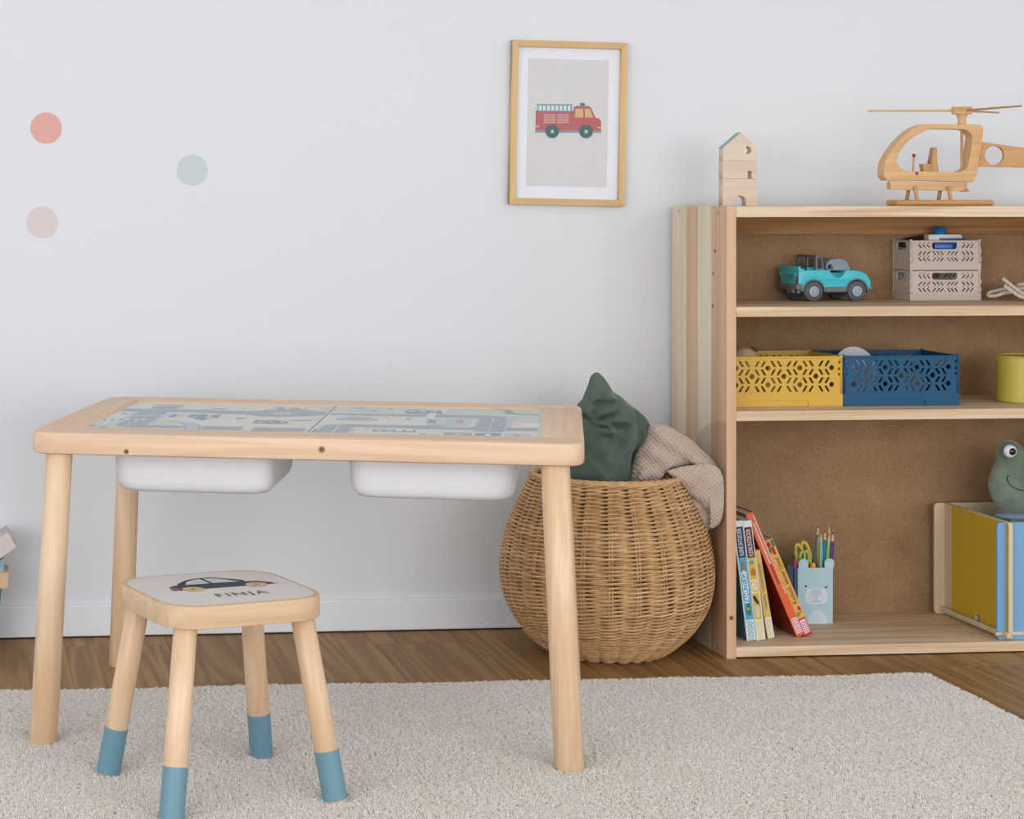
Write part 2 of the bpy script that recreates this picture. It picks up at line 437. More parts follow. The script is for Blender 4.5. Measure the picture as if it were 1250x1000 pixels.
MATPRINT=[('green',[(-35.1,-20.8),(-35.3,-8.5),(-30.7,-8.4),(-30.6,-15.9),(-27.2,-19.8)]),('green',[(-31.0,12.3),(-31.4,19.8),(-26.0,19.5),(-25.6,12.5)]),('lblue',[(-32.1,6.7),(-30.9,6.9),(-31.0,-8.4),(-32.2,-8.7)]),('road',[(-35.1,6.6),(-35.2,11.2),(-19.9,12.1),(-19.2,7.6),(-26.5,6.5)]),('road',[(-31.4,6.8),(-26.6,6.5),(-26.4,-10.8),(-26.6,-13.2),(-20.2,-13.2),(-19.9,-17.3),(-27.6,-18.1),(-30.6,-15.9),(-31.2,-13.3),(-31.0,-6.0)]),('lblue',[(-26.4,5.2),(-25.6,4.9),(-25.8,-13.1),(-26.4,-13.2)]),('tan',[(-26.0,-7.5),(-23.6,-6.5),(-21.5,-10.6),(-21.6,-12.6),(-26.0,-12.8)]),('lblue',[(-25.3,-5.7),(-22.9,-6.0),(-19.2,-9.4),(-17.0,-13.7),(-16.5,-19.7),(-20.0,-19.6),(-19.7,-17.3),(-19.7,-13.8),(-21.3,-9.8)]),('road',[(-22.4,-7.9),(-21.1,-9.8),(-19.5,-13.7),(-18.9,-19.7),(-19.4,-19.8),(-20.0,-13.8),(-21.3,-10.3)]),('road',[(-20.8,-7.6),(-18.9,-10.1),(-17.3,-14.2),(-16.9,-19.8),(-17.3,-19.9),(-17.7,-14.3),(-19.0,-10.6)]),('red',[(-30.8,16.7),(-30.9,18.9),(-26.1,19.1),(-25.8,16.5)]),('dark',[(-30.7,12.4),(-30.9,15.1),(-26.3,15.3),(-26.4,12.7)]),('dark',[(-25.2,-1.2),(-25.2,3.6),(-24.2,3.5),(-24.0,-1.6)]),('yellow',[(-24.2,-1.0),(-24.2,3.8),(-23.2,3.7),(-23.0,-1.4)]),('green',[(-23.1,-0.8),(-23.1,4.0),(-22.1,3.9),(-22.0,-1.2)]),('dark',[(-22.1,-0.6),(-22.1,4.2),(-21.1,4.1),(-21.0,-1.0)]),('dark',[(-20.8,-2.3),(-20.7,4.5),(-19.6,3.9),(-19.2,-4.5)]),('yellow',[(-19.0,-1.1),(-19.1,3.4),(-18.5,3.6),(-17.6,-1.4)]),('dark',[(-34.8,-7.9),(-34.7,-6.0),(-34.2,-6.1),(-34.2,-8.1)]),('dark',[(-33.5,-7.6),(-33.5,-5.8),(-33.0,-5.9),(-33.0,-7.8)]),('dark',[(-32.3,-7.4),(-32.2,-5.6),(-31.7,-5.6),(-31.7,-7.6)]),('white',[(-31.0,-7.1),(-31.0,-5.3),(-30.4,-5.4),(-30.5,-7.4)]),('white',[(-29.8,-6.9),(-29.7,-5.1),(-29.2,-5.1),(-29.2,-7.1)]),('white',[(-28.5,-6.7),(-28.5,-4.8),(-27.9,-4.9),(-28.0,-6.9)]),('white',[(-30.8,-0.5),(-30.8,1.2),(-30.7,1.2),(-30.6,-0.5)]),('white',[(-30.3,-0.5),(-30.4,1.2),(-30.2,1.3),(-30.1,-0.4)]),('white',[(-29.8,-0.4),(-29.9,1.3),(-29.7,1.4),(-29.6,-0.3)]),('white',[(-29.3,-0.3),(-29.4,1.4),(-29.2,1.5),(-29.2,-0.2)]),('white',[(-28.8,-0.2),(-28.9,1.5),(-28.8,1.6),(-28.7,-0.1)]),('white',[(-28.4,-0.1),(-28.4,1.6),(-28.3,1.6),(-28.2,-0.1)]),('white',[(-27.9,0.0),(-28.0,1.7),(-27.8,1.7),(-27.7,0.0)]),('white',[(-27.4,0.1),(-27.5,1.8),(-27.3,1.8),(-27.3,0.1)]),('white',[(-26.9,0.2),(-27.0,1.9),(-26.8,1.9),(-26.8,0.2)]),('white',[(-29.0,-14.5),(-29.1,-12.9),(-28.9,-12.9),(-28.8,-14.4)]),('white',[(-28.9,-10.5),(-29.0,-8.9),(-28.8,-8.8),(-28.7,-10.4)]),('white',[(-28.8,-5.6),(-29.0,-3.9),(-28.8,-3.9),(-28.7,-5.5)]),('white',[(-28.9,-1.7),(-29.1,-0.0),(-28.9,-0.0),(-28.8,-1.7)]),('white',[(-28.8,2.1),(-28.9,3.8),(-28.8,3.8),(-28.6,2.1)]),('white',[(-28.7,5.6),(-28.8,7.3),(-28.7,7.4),(-28.5,5.6)]),('dark',[(-34.9,-16.7),(-34.8,-14.8),(-33.8,-15.9),(-34.0,-17.5)]),('red',[(-33.2,-17.9),(-33.0,-16.3),(-32.1,-16.5),(-32.0,-18.3)]),('white',[(-33.7,-11.7),(-33.6,-10.7),(-33.0,-11.3),(-33.1,-12.6)]),('dark',[(-33.8,2.3),(-33.8,4.1),(-32.9,3.5),(-32.9,1.8)]),('road',[(-16.7,-17.8),(-17.0,-13.2),(-15.6,-13.3),(-14.9,-17.4)]),('road',[(-22.5,10.9),(-12.8,11.0),(-10.4,14.0),(-9.9,18.3),(-5.6,18.2),(-3.6,14.0),(-0.2,11.1),(-0.2,6.8),(-2.8,4.9),(-7.0,2.4),(-10.6,2.7),(-12.7,5.2),(-21.7,6.4)]),('lblue',[(-10.4,14.0),(-10.2,20.1),(-9.5,19.3),(-9.4,13.4)]),('lblue',[(-5.5,17.9),(-4.0,18.5),(-4.2,14.5),(-5.0,15.6)]),('tan',[(-9.2,8.5),(-8.6,10.0),(-6.7,10.4),(-5.6,8.8),(-6.2,7.0),(-8.1,6.6)]),('red',[(-9.6,17.8),(-8.6,18.0),(-8.5,15.1),(-9.0,15.3)]),('white',[(-8.4,18.0),(-7.5,18.2),(-7.3,15.3),(-7.8,15.6)]),('red',[(-7.3,18.2),(-6.3,18.4),(-6.2,15.5),(-6.7,15.8)]),('white',[(-6.1,18.5),(-5.2,18.7),(-5.1,15.7),(-5.5,16.0)]),('dark',[(-21.1,2.7),(-17.1,4.0),(-16.9,-1.2),(-18.2,-0.8),(-18.6,-5.2),(-19.4,-4.6),(-19.4,-0.7),(-20.2,-2.2)]),('yellow',[(-19.1,-1.2),(-19.2,3.6),(-18.3,3.8),(-18.2,-1.0)]),('dark',[(-10.2,-8.1),(-10.4,-3.3),(-7.4,-2.2),(-4.7,-4.5),(-4.7,-7.7)]),('yellow',[(-9.7,-6.7),(-9.6,-4.8),(-8.6,-4.9),(-8.7,-6.9)]),('yellow',[(-6.1,-6.0),(-6.0,-4.1),(-5.2,-4.6),(-5.3,-6.8)]),('yellow',[(-7.8,-5.7),(-7.9,-4.0),(-7.3,-4.0),(-7.2,-6.3)]),('red',[(-7.9,-8.6),(-7.7,-7.3),(-7.0,-7.5),(-7.1,-8.8)]),('dark',[(-13.8,-2.3),(-13.9,0.3),(-13.0,0.5),(-12.0,-0.6),(-12.9,-1.1)]),('road',[(-16.8,-17.8),(-16.9,-13.2),(-10.7,-13.3),(-10.5,-18.1)]),('road',[(-8.9,-18.7),(-8.9,-13.5),(-0.8,-13.2),(-0.9,-18.0)]),('dark',[(-20.6,13.4),(-19.9,14.7),(-17.4,14.8),(-17.7,13.6)]),('road',[(-5.8,-1.9),(-1.8,-1.1),(-1.1,-2.2),(-5.0,-2.6)]),('tan',[(-1.2,-0.2),(-0.0,1.4),(0.8,0.5),(-0.6,-1.1)]),('lblue',[(0.6,-12.3),(1.1,-8.1),(1.9,-7.7),(2.1,-9.5),(1.4,-14.0)]),('road',[(0.1,-18.4),(0.2,-13.3),(1.1,-13.7),(2.0,-8.9),(3.2,-19.6),(1.6,-19.6)]),('dark',[(-15.6,14.8),(-15.2,15.6),(-14.4,15.4),(-14.6,14.6)]),('lblue',[(-21.6,8.6),(-21.5,9.3),(-20.9,9.1),(-20.9,8.3)]),('lblue',[(-19.0,9.1),(-18.9,9.8),(-18.2,9.6),(-18.3,8.8)]),('lblue',[(-16.4,9.6),(-16.3,10.3),(-15.6,10.1),(-15.7,9.3)]),('road',[(-3.1,12.3),(-2.0,12.0),(-1.2,10.4),(18.8,11.3),(19.1,6.8),(16.5,6.9),(0.1,7.2),(-2.4,6.3)]),('green',[(-2.0,12.0),(-2.1,20.4),(15.6,21.9),(12.2,14.4),(11.5,11.6),(-0.1,12.4)]),('lblue',[(2.2,0.5),(2.2,5.2),(9.1,5.2),(8.9,0.4),(2.8,-0.2)]),('red',[(3.9,2.8),(4.0,5.5),(7.7,5.2),(7.7,3.2)]),('dark',[(2.2,2.1),(2.1,1.3),(2.9,-0.4),(8.9,-0.2),(9.0,1.0),(2.8,0.9)]),('road',[(1.3,-19.7),(1.1,-10.9),(1.9,-7.4),(4.1,-6.3),(19.8,-5.8),(20.1,-11.1),(6.2,-10.3),(6.2,-20.2)]),('lblue',[(6.1,-20.2),(6.0,-10.8),(6.9,-11.4),(6.8,-20.6)]),('lblue',[(0.7,-14.1),(0.9,-8.7),(2.0,-6.5),(1.5,-9.6),(1.2,-15.5)]),('white',[(3.7,-20.2),(3.6,-18.9),(3.8,-18.9),(3.9,-20.2)]),('white',[(3.7,-18.8),(3.7,-17.4),(3.9,-17.4),(3.9,-18.7)]),('white',[(3.7,-17.3),(3.7,-15.9),(3.9,-15.9),(3.9,-17.2)]),('white',[(3.7,-15.8),(3.7,-14.4),(3.9,-14.4),(3.9,-15.7)]),('white',[(3.7,-14.3),(3.7,-12.9),(3.9,-12.9),(3.9,-14.2)]),('white',[(3.7,-12.8),(3.7,-11.4),(3.9,-11.3),(3.9,-12.7)]),('white',[(3.7,-11.2),(3.7,-9.8),(3.9,-9.8),(3.9,-11.2)]),('white',[(3.8,-9.7),(3.7,-8.3),(3.9,-8.2),(4.0,-9.6)]),('dark',[(9.5,-15.7),(9.7,-12.4),(16.0,-12.0),(16.4,-15.8),(10.0,-15.9)]),('lblue',[(9.9,-15.0),(10.1,-12.6),(11.2,-12.7),(11.1,-15.4)]),('lblue',[(11.4,-14.7),(11.6,-12.3),(12.7,-12.4),(12.7,-15.1)]),('white',[(12.9,-14.4),(13.1,-12.0),(14.2,-12.1),(14.2,-14.8)]),('white',[(14.4,-14.2),(14.7,-11.7),(15.7,-11.8),(15.7,-14.5)]),('dark',[(9.2,-20.2),(9.3,-19.3),(11.2,-19.2),(11.2,-20.4)]),('dark',[(16.8,-18.7),(17.0,-17.8),(18.3,-17.8),(18.2,-18.9)]),('yellow',[(18.7,-18.9),(18.8,-17.7),(19.7,-17.8),(19.6,-19.0)]),('yellow',[(7.9,-13.9),(8.1,-12.7),(9.2,-12.8),(8.9,-14.0)]),('red',[(8.7,17.7),(9.2,20.2),(10.0,19.8),(10.0,18.3)]),('dark',[(2.9,19.5),(3.5,20.3),(5.3,20.0),(4.7,18.7)]),('dark',[(6.7,14.8),(6.9,15.9),(7.7,15.3),(7.5,14.2)]),('tan',[(0.6,14.3),(0.9,15.5),(2.1,15.0),(1.9,13.5)]),('dark',[(13.2,2.6),(13.5,4.3),(14.2,3.8),(14.2,2.1)]),('red',[(9.8,4.6),(10.1,5.7),(10.7,5.1),(10.6,4.3)]),('road',[(4.5,15.8),(5.3,16.7),(6.4,16.5),(5.8,15.3)]),('dark',[(12.3,13.5),(12.8,18.5),(18.1,18.2),(18.7,13.9),(18.8,12.2),(12.7,11.9)]),('yellow',[(12.9,14.9),(13.2,16.7),(14.1,16.6),(14.0,14.4)]),('yellow',[(14.8,15.3),(15.0,17.1),(15.9,16.9),(15.8,14.8)]),('yellow',[(16.6,15.6),(16.8,17.5),(17.7,17.3),(17.7,15.1)]),('white',[(16.4,6.2),(16.6,13.5),(17.8,13.4),(17.8,6.5)]),('dark',[(16.9,-1.6),(17.1,2.7),(18.8,2.4),(18.8,-2.2)]),('yellow',[(18.8,-1.8),(18.9,2.7),(19.3,2.5),(19.6,-2.0)]),('tan',[(-1.2,-0.9),(-0.8,1.2),(0.8,0.9),(-0.1,-1.3)]),('green',[(18.9,11.3),(19.9,22.8),(34.8,22.8),(34.9,1.9),(30.6,1.9),(30.7,7.7),(26.8,11.2),(24.4,10.7)]),('road',[(17.9,7.7),(17.9,11.1),(24.4,11.2),(27.2,10.7),(29.3,8.7),(29.6,5.8),(29.6,-13.0),(24.9,-12.7),(24.8,6.5),(19.8,6.9)]),('lblue',[(24.5,-6.4),(24.9,6.9),(25.3,6.6),(25.1,-6.6)]),('lblue',[(29.7,-6.9),(29.7,7.8),(30.5,7.6),(30.7,-6.0)]),('white',[(27.2,-12.3),(27.3,-10.5),(27.4,-10.4),(27.4,-12.2)]),('white',[(27.2,-9.4),(27.3,-7.6),(27.4,-7.5),(27.4,-9.4)]),('white',[(27.2,-6.5),(27.3,-4.6),(27.5,-4.6),(27.4,-6.5)]),('white',[(27.3,-3.5),(27.3,-1.6),(27.5,-1.6),(27.4,-3.5)]),('white',[(27.3,-0.5),(27.3,1.4),(27.5,1.5),(27.4,-0.5)]),('white',[(27.3,2.6),(27.3,4.5),(27.5,4.6),(27.5,2.6)]),('white',[(27.3,5.7),(27.3,7.7),(27.5,7.7),(27.5,5.7)]),('road',[(17.4,-7.5),(17.6,-11.1),(25.0,-10.9),(24.9,-7.1)]),('road',[(29.7,-10.7),(29.8,-7.2),(34.7,-6.7),(34.7,-10.5)]),('white',[(30.7,-6.0),(30.6,1.4),(34.9,1.6),(34.9,-5.9)]),('tan',[(30.8,-3.9),(30.8,-0.2),(32.2,-0.5),(31.9,-4.0)]),('lblue',[(17.2,-4.7),(16.8,4.1),(24.0,5.5),(23.9,-5.3),(17.3,-5.9)]),('dark',[(17.2,-1.8),(17.2,2.6),(18.4,2.5),(18.4,-2.6)]),('tan',[(18.6,-1.6),(18.6,2.8),(19.9,2.8),(19.9,-2.3)]),('lblue',[(20.1,-1.3),(20.1,3.1),(21.3,3.0),(21.3,-2.0)]),('red',[(21.5,-1.0),(21.6,3.4),(22.8,3.3),(22.8,-1.7)]),('tan',[(22.9,-0.7),(23.0,3.7),(24.3,3.6),(24.2,-1.4)]),('dark',[(26.5,21.9),(27.0,22.7),(29.5,21.0),(30.2,18.8),(30.6,15.3),(34.8,13.9),(34.8,12.5),(30.3,14.1),(28.9,15.0),(28.8,17.6),(29.2,19.5)]),('road',[(20.7,-19.4),(20.7,-15.0),(24.9,-15.1),(24.9,-19.4)]),('tan',[(22.4,-18.2),(22.5,-16.4),(23.4,-16.5),(23.4,-18.6)]),('dark',[(25.3,-19.3),(25.4,-15.0),(29.3,-14.8),(29.2,-19.4)]),('white',[(26.8,-18.2),(26.9,-16.2),(27.8,-16.3),(27.7,-18.6)]),('lblue',[(29.7,-19.5),(29.8,-15.0),(33.7,-14.8),(33.7,-19.4)]),('red',[(31.2,-17.9),(31.3,-15.9),(32.2,-16.0),(32.0,-18.0)]),('yellow',[(18.6,-19.5),(18.7,-17.7),(19.7,-17.8),(19.6,-19.6)])]
for sgn, (ua, ub) in ((-1, (-34.95, -0.45)), (1, (0.4, 35.0))):
    mp = Print(Matrix.Translation((0, 0, zt-0.34)), 0.0004)
    mp.rect(ua, ub, -20.7, 22.2, '#dddcd6')
    for col, pts in MATPRINT:
        poly = [Vector(p) for p in pts]
        def clip(poly, ax, lim, keep_less):
            out = []
            for i in range(len(poly)):
                a, c = poly[i-1], poly[i]; ia = (a[ax] <= lim) == keep_less; ic = (c[ax] <= lim) == keep_less
                if ia != ic: out.append(a+(c-a)*((lim-a[ax])/(c[ax]-a[ax])))
                if ic: out.append(c)
            return out
        poly = clip(poly, 0, ub, True)
        if poly: poly = clip(poly, 0, ua, False)
        if poly: poly = clip(poly, 1, -20.6, False)
        if poly: poly = clip(poly, 1, 22.1, True)
        if len(poly) > 2: mp.poly(poly, ink[col])
    mp.done('road_map_mat', tb, 'printed mat with grey roads, houses, cars and trees')

# storage bins hanging under the top
bin_m = plain('#e4e4e8', 0.38, 0.4, 'white_plastic')
def bin_mesh():
    w0, w1, d0, d1, hgt = 24.9/2, 25.9/2, 27.4/2, 28.4/2, 8.3
    def ring(hw, hd, z, r): return [Vector((x, y, z)) for x, y in roundpoly([(-hw, -hd), (hw, -hd), (hw, hd), (-hw, hd)], r, 8)]
    rs_ = [ring(w0-1.9, d0-1.9, 0, 3.4), ring(w0-.95, d0-.95, .22, 3.4), ring(w0-.3, d0-.3, 0.85, 3.4), ring(w0, d0, 1.8, 3.4), ring(w1, d1, hgt, 3.4), ring(w1+1, d1+.2, hgt, 3.4), ring(w1+1, d1+.2, hgt-.5, 3.4), ring(w1+.7, d1+.1, hgt-.5, 3.4)]
    ins = [ring(w1-.25, d1-.25, hgt, 3.2), ring(w0-.25, d0-.25, 1.4, 3.2), ring(w0-1.3, d0-1.3, .4, 3.2)]
    b = bmesh.new()
    def loft(R, capfirst):
        V = [[b.verts.new(p) for p in r] for r in R]
        for A, B in zip(V, V[1:]):
            for k in range(len(A)): b.faces.new((A[k], A[(k+1) % len(A)], B[(k+1) % len(B)], B[k]))
        return V
    o1 = loft(rs_[:5]+[rs_[5], rs_[6]], True); b.faces.new(o1[0])
    i1 = loft(ins, False); b.faces.new(i1[-1])
    for k in range(len(i1[0])): b.faces.new((o1[4][k], o1[4][(k+1) % len(i1[0])], i1[0][(k+1) % len(i1[0])], i1[0][k]))
    return b
ca, sa = math.cos(TR), math.sin(TR)
for uc, lab in ((-17.8, 'white plastic storage bin under the left half of the play table'), (19.0, 'white plastic storage bin under the right half of the play table, by the basket')):
    vc = -6.2
    t = thing('storage_bin', lab, 'bin', (TX+ca*uc-sa*vc, TY+sa*uc+ca*vc, 38.1), TR, 'white bins under the play table')
    link('bin_body', bin_mesh(), bin_m, t, 40)
bpy.context.view_layer.update()

# ------------------------------------------------------------------ stool
sleg_m = wood('stool_leg', '#e3c8aa', '#d2ad88', 'Z', 0.3, 0.9, c3='#cfa47a', ring=6, var=0.04, spec=0.45)
seat_m = wood('stool_seat', '#dcc0a0', '#cbaa87', 'X', 0.4, 0.8, c3='#c9a27c', ring=10, var=0.0)
st = thing('stool', 'small wooden stool with blue-dipped legs and a car printed on its white seat', 'stool', (35.6, -106.4, 0), 0.286)
sz1, sz0 = 29.0, 25.9
link('seat', plate(roundpoly([(-12, -12), (12, -12), (12, 12), (-12, 12)], 6.5, 12), (), sz1-sz0, 0.22, 'XY', sz0), seat_m, st, 40)
sp = Print(Matrix.Translation((0, 0, sz1+0.012)), 0.006)
sq = roundpoly([(-11.3, -11.3), (11.3, -11.3), (11.3, 11.3), (-11.3, 11.3)], 6.2, 12)
sp.poly(sq, '#dcd6d3')
CARX = lambda L: [(0.45+p[0]*.895, -.75+p[1]*.88) for p in L]
spp = sp.poly
sp.poly = lambda pts, col: spp(CARX(pts), col)
ncar = '#2f4650'
# car: drawn in seat coordinates, nose to the right
sp.poly(smoothpoly([(-8.0, 1.2), (-8.2, 2.6), (-7.3, 4.2), (-5.2, 4.9), (5.2, 4.3), (7.4, 3.8), (8.8, 2.6), (9.1, 1.2), (8.8, 0.6), (-7.6, 0.6)], 4), ncar)
sp.poly(smoothpoly([(-5.4, 4.6), (-4.0, 7.6), (-2.2, 9.0), (0.5, 9.5), (2.6, 8.6), (5.4, 4.4)], 5), '#23313c')
sp.poly([(-4.7, 4.7), (-3.5, 7.2), (-2.1, 8.3), (-0.6, 8.8), (-0.5, 4.6)], '#c9c8cc')
sp.poly([(0.0, 4.6), (-0.1, 8.8), (1.6, 8.5), (2.6, 7.6), (4.7, 4.4)], '#c9c8cc')
sp.poly(smoothpoly([(-8.2, 1.4), (-8.1, 2.9), (-7.3, 3.1), (-6.9, 1.6), (-7.4, 0.9)], 4), '#9c5257')
sp.poly([(7.5, 3.0), (8.6, 2.6), (9.1, 1.5), (7.9, 1.7)], '#b9606a')
for wx in (-4.9, 5.9):
    sp.poly(circ(wx, 0.9, 1.75, 24), '#d3b585'); sp.poly(circ(wx, 0.9, 0.45, 12), '#8d7a5a')
sp.done('seat_print', st, 'white seat top printed with a dark car')
text('FINJA', 2.9, Matrix.Translation((.9, -5.7, sz1+0.12)), 'lettering', plain('#525a62', 0.6, 0.2), st, squash=.95, space=1.22)
blue_m = plain('#6a909f', 0.42, 0.4, 'blue_paint')
for su, sv in ((-1, -1), (1, -1), (1, 1), (-1, 1)):
    f = Vector((su*12.2, sv*12.2, 0.7)); t = Vector((su*8.7, sv*8.7, sz0+0.2)); d = (t-f)
    lg = taper_leg(f, t, 1.7, 1.62, 'leg', st, sleg_m)
    a, c = f+d*0.018, f+d*0.28
    link('dipped_foot', cyl(a, c, 1.725, 1.71, 32), blue_m, lg, 50, label='blue painted foot')

# ------------------------------------------------------------------ bookcase
sh_c = dict(c1='#e9d6bb', c2='#bd9870', c3='#d2b592')
shelf_m = wood('pine_shelf', axis='X', rough=0.6, ring=8, var=0.05, **sh_c)
stave = [wood('stave_light', '#e6d8c2', '#cfb89b', 'Z', 0.6, 0.8, c3='#cfb99d', ring=5, var=0),
         wood('stave_tan', '#d9bb9a', '#c5a281', 'Z', 0.6, 0.8, c3='#bf9c7a', ring=6, var=0),
         wood('stave_pale', '#e4d7c3', '#d3c1a8', 'Z', 0.6, 0.8, c3='#d2c3aa', ring=5, var=0),
         wood('stave_knotty', '#d4b696', '#bb9370', 'Z', 0.6, 0.8, c3='#c6a482', ring=8, var=0, knots=((0, -24.6, 74.2, .55), (0, -23.9, 70.0, .5), (0, -23.6, 64.0, .6))),
         wood('stave_pink', '#d9b697', '#c69c7a', 'Z', 0.6, 0.8, c3='#cfa685', ring=7, var=0, knots=((0.9, -30.6, 7.5, 0.55),))]
BX, BW, BY = 138.0, 83.0, -30.6
bk = thing('bookcase', 'low open pine bookcase with a brown board back standing against the wall', 'bookcase', (BX, 0, 0), 0)
ys = [-1.15, -9.4, -15.6, -22.6, -26.8, -30.6]
for side in (0, BW-1.8):
    for k in range(5):
        link('stave', box(side, side+1.8, ys[k+1]+.012, ys[k]-.012, 0.02, 82.5, 0.05, 1), stave[k], bk)
for (z, t, dz) in ((80.5, 2.0, 0), (62.3, 1.8, 0), (43.3, 1.8, 0), (0.3, 1.8, 0)):
    link('shelf', box(1.82, BW-1.82, BY+0.15, -2.02 if z < 80 else -1.2, z, z+t, 0.07, 1), shelf_m, bk)
link('back_rail', box(1.82, BW-1.82, -3.7, -2.02, 76.9, 80.48, 0.05, 1), wood('pine_rail_dark', '#b98d5c', '#8e6236', 'X', 0.6, 1.0, c3='#94683c', ring=10, var=0), bk)
hb = N('hardboard'); nz = hb.noise(hb.coord((260, 260, 260), rand=False), 1.0, 5, 0.7); nz2 = hb.noise(hb.coord((14, 14, 14), rand=False), 1.0, 4, 0.6)
hb.l(hb.ramp(hb.math('ADD', hb.math('MULTIPLY', nz, .65), hb.math('MULTIPLY', nz2, .35)), [(0.30, lin('#846545')), (0.7, lin('#ae8f6e'))]), hb.b.inputs['Base Color']); hb.b.inputs['Roughness'].default_value = 0.8; hb.b.inputs['Specular IOR Level'].default_value = 0.15
link('back_board', box(1.82, BW-1.82, -2.0, -1.2, 0.3, 80.4), hb.m, bk)
scr = plain('#b9bcc0', 0.35, 0.5, 'screw_metal', metal=0.8)
for (y, z) in ((-5.2, 81.5), (-26.2, 81.4), (-26.2, 1.4), (-5.2, 1.4)):
    b = lathe([(0, 0), (0.42, 0), (0.42, 0.05), (0.32, 0.09), (0.14, 0.09), (0.12, 0.02), (0, 0.02)], 20, Matrix.Translation((0, y, z)) @ Matrix.Rotation(-PI/2, 4, 'Y'))
    link('screw', b, scr, bk, 30)
# faint round mark on the side panel
fm = N('faint_mark_grey'); fm.b.inputs['Base Color'].default_value = lin('#8f857c'); fm.b.inputs['Alpha'].default_value = 0.085; fm.b.inputs['Roughness'].default_value = 0.6
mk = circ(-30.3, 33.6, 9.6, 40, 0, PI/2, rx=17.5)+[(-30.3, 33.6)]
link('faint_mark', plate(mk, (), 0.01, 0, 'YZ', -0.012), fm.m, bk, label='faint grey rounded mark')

# ------------------------------------------------------------------ wall things
for (x, z, c, lab) in ((15.4, 97.4, '#dca49d', 'round coral red sticker, topmost on the wall'), (43.5, 89.4, '#c2cccc', 'round grey-green sticker on the wall above the play table'), (14.6, 79.4, '#d6c8c6', 'round pale pink sticker, lowest on the wall')):
    m = N('sticker'); m.b.inputs['Base Color'].default_value = lin(c); m.b.inputs['Roughness'].default_value = 0.65
    m.bump(m.noise(m.coord((120, 120, 120)), 1.0, 4), 0.6, 0.0012)
    o = link('wall_sticker', lathe([(0, 0.0), (3.0, 0.0), (3.0, 0.05), (2.97, 0.07), (0, 0.07)], 64, Matrix.Rotation(PI/2, 4, 'X')), m.m, None, 30)
    o.location = (x*S, -0.0001, z*S); tag(o, lab, 'sticker', 'round wall stickers')
pf = thing('picture', 'framed print of a red fire engine in a thin oak frame on the wall', 'picture', (117.2, -0.1, 98.6), 0)
pf.rotation_euler = (0, math.radians(1.15), 0)
oak = wood('oak_frame', '#ddbb88', '#c9a270', 'Z', 0.5, 1.4, c3='#cba674', ring=5, var=0); oakx = wood('oak_frame_x', '#d3b181', '#bf9867', 'X', 0.5, 1.4, c3='#c49e6c', ring=5, var=0)
hw, hh, fw, fd = 11.5, 16.0, 1.25, 1.6
def mitre(pts): return plate(pts, (), fd, 0.06, 'XZ', -fd)
link('frame_rail', mitre([(-hw, hh), (hw, hh), (hw-fw, hh-fw), (-hw+fw, hh-fw)]), oakx, pf)
link('frame_rail', mitre([(-hw, -hh), (hw, -hh), (hw-fw, -hh+fw), (-hw+fw, -hh+fw)]), oakx, pf)
link('frame_stile', mitre([(-hw, -hh), (-hw, hh), (-hw+fw, hh-fw), (-hw+fw, -hh+fw)]), oak, pf)
link('frame_stile', mitre([(hw, -hh), (hw, hh), (hw-fw, hh-fw), (hw-fw, -hh+fw)]), oak, pf)
link('mount', box(-hw+fw-.05, hw-fw+.05, -0.7, -0.3, -hh+fw-.05, hh-fw+.05), plain('#e2e4ec', 0.45, 0.3, 'mount_card'), pf, label='white mount card')
P = Print(FRONT @ Matrix.Translation((0, 0, 0.72)), 0.006)
tr = math.radians(1.15)
def fp(X, Y):
    x, y = (X-417)/29.0, (504-Y)/29.0
    return (x*math.cos(tr)-y*math.sin(tr), x*math.sin(tr)+y*math.cos(tr))
def fr(x0, y0, x1, y1, c): P.poly([fp(x0, y0), fp(x1, y0), fp(x1, y1), fp(x0, y1)], c)
P.poly([(-8.05, -12.35), (8.05, -12.35), (8.05, 12.55), (-8.05, 12.55)], '#d3d1d2')
red, teal, tan_, wht = '#b96a68', '#5c838c', '#cfb083', '#dcdcdc'
P.poly([fp(*p) for p in [(232, 430), (450, 430), (452, 412), (462, 404), (540, 404), (552, 412), (580, 472), (600, 474), (612, 490), (612, 546), (230, 546)]], red)
fr(228, 543, 612, 557, '#7f9db0')
fr(238, 395, 446, 403, '#6f97aa'); fr(238, 430, 450, 437, '#6f97aa')
fr(243, 402, 441, 431, wht)
for i in range(9): fr(243+i*23.8, 402, 250+i*23.8, 431, '#6f97aa')
P.poly([fp(*p) for p in [(462, 420), (508, 420), (508, 470), (457, 470)]], tan_)
P.poly([fp(*p) for p in [(516, 420), (546, 420), (566, 470), (516, 470)]], tan_)
P.poly([fp(*p) for p in [(488, 403), (489, 392), (496, 386), (510, 386), (517, 392), (518, 403)]], teal)
for (x0, x1) in ((277, 347), (354, 423)):
    for k in range(6): fr(x0, 453+k*9, x1, 455.5+k*9, '#e0d8d5')
fr(230, 514, 251, 526, tan_); fr(588, 522, 610, 532, tan_)
for wx in (327, 523):
    P.poly([fp(wx+38*math.cos(a), 549+38*math.sin(a)) for a in [2*PI*k/32 for k in range(32)]], '#4f6f74')
    P.poly([fp(wx+10*math.cos(a), 550+10*math.sin(a)) for a in [2*PI*k/16 for k in range(16)]], '#d0bb96')
P.done('fire_engine_print', pf, 'grey print of a red fire engine with a blue ladder')

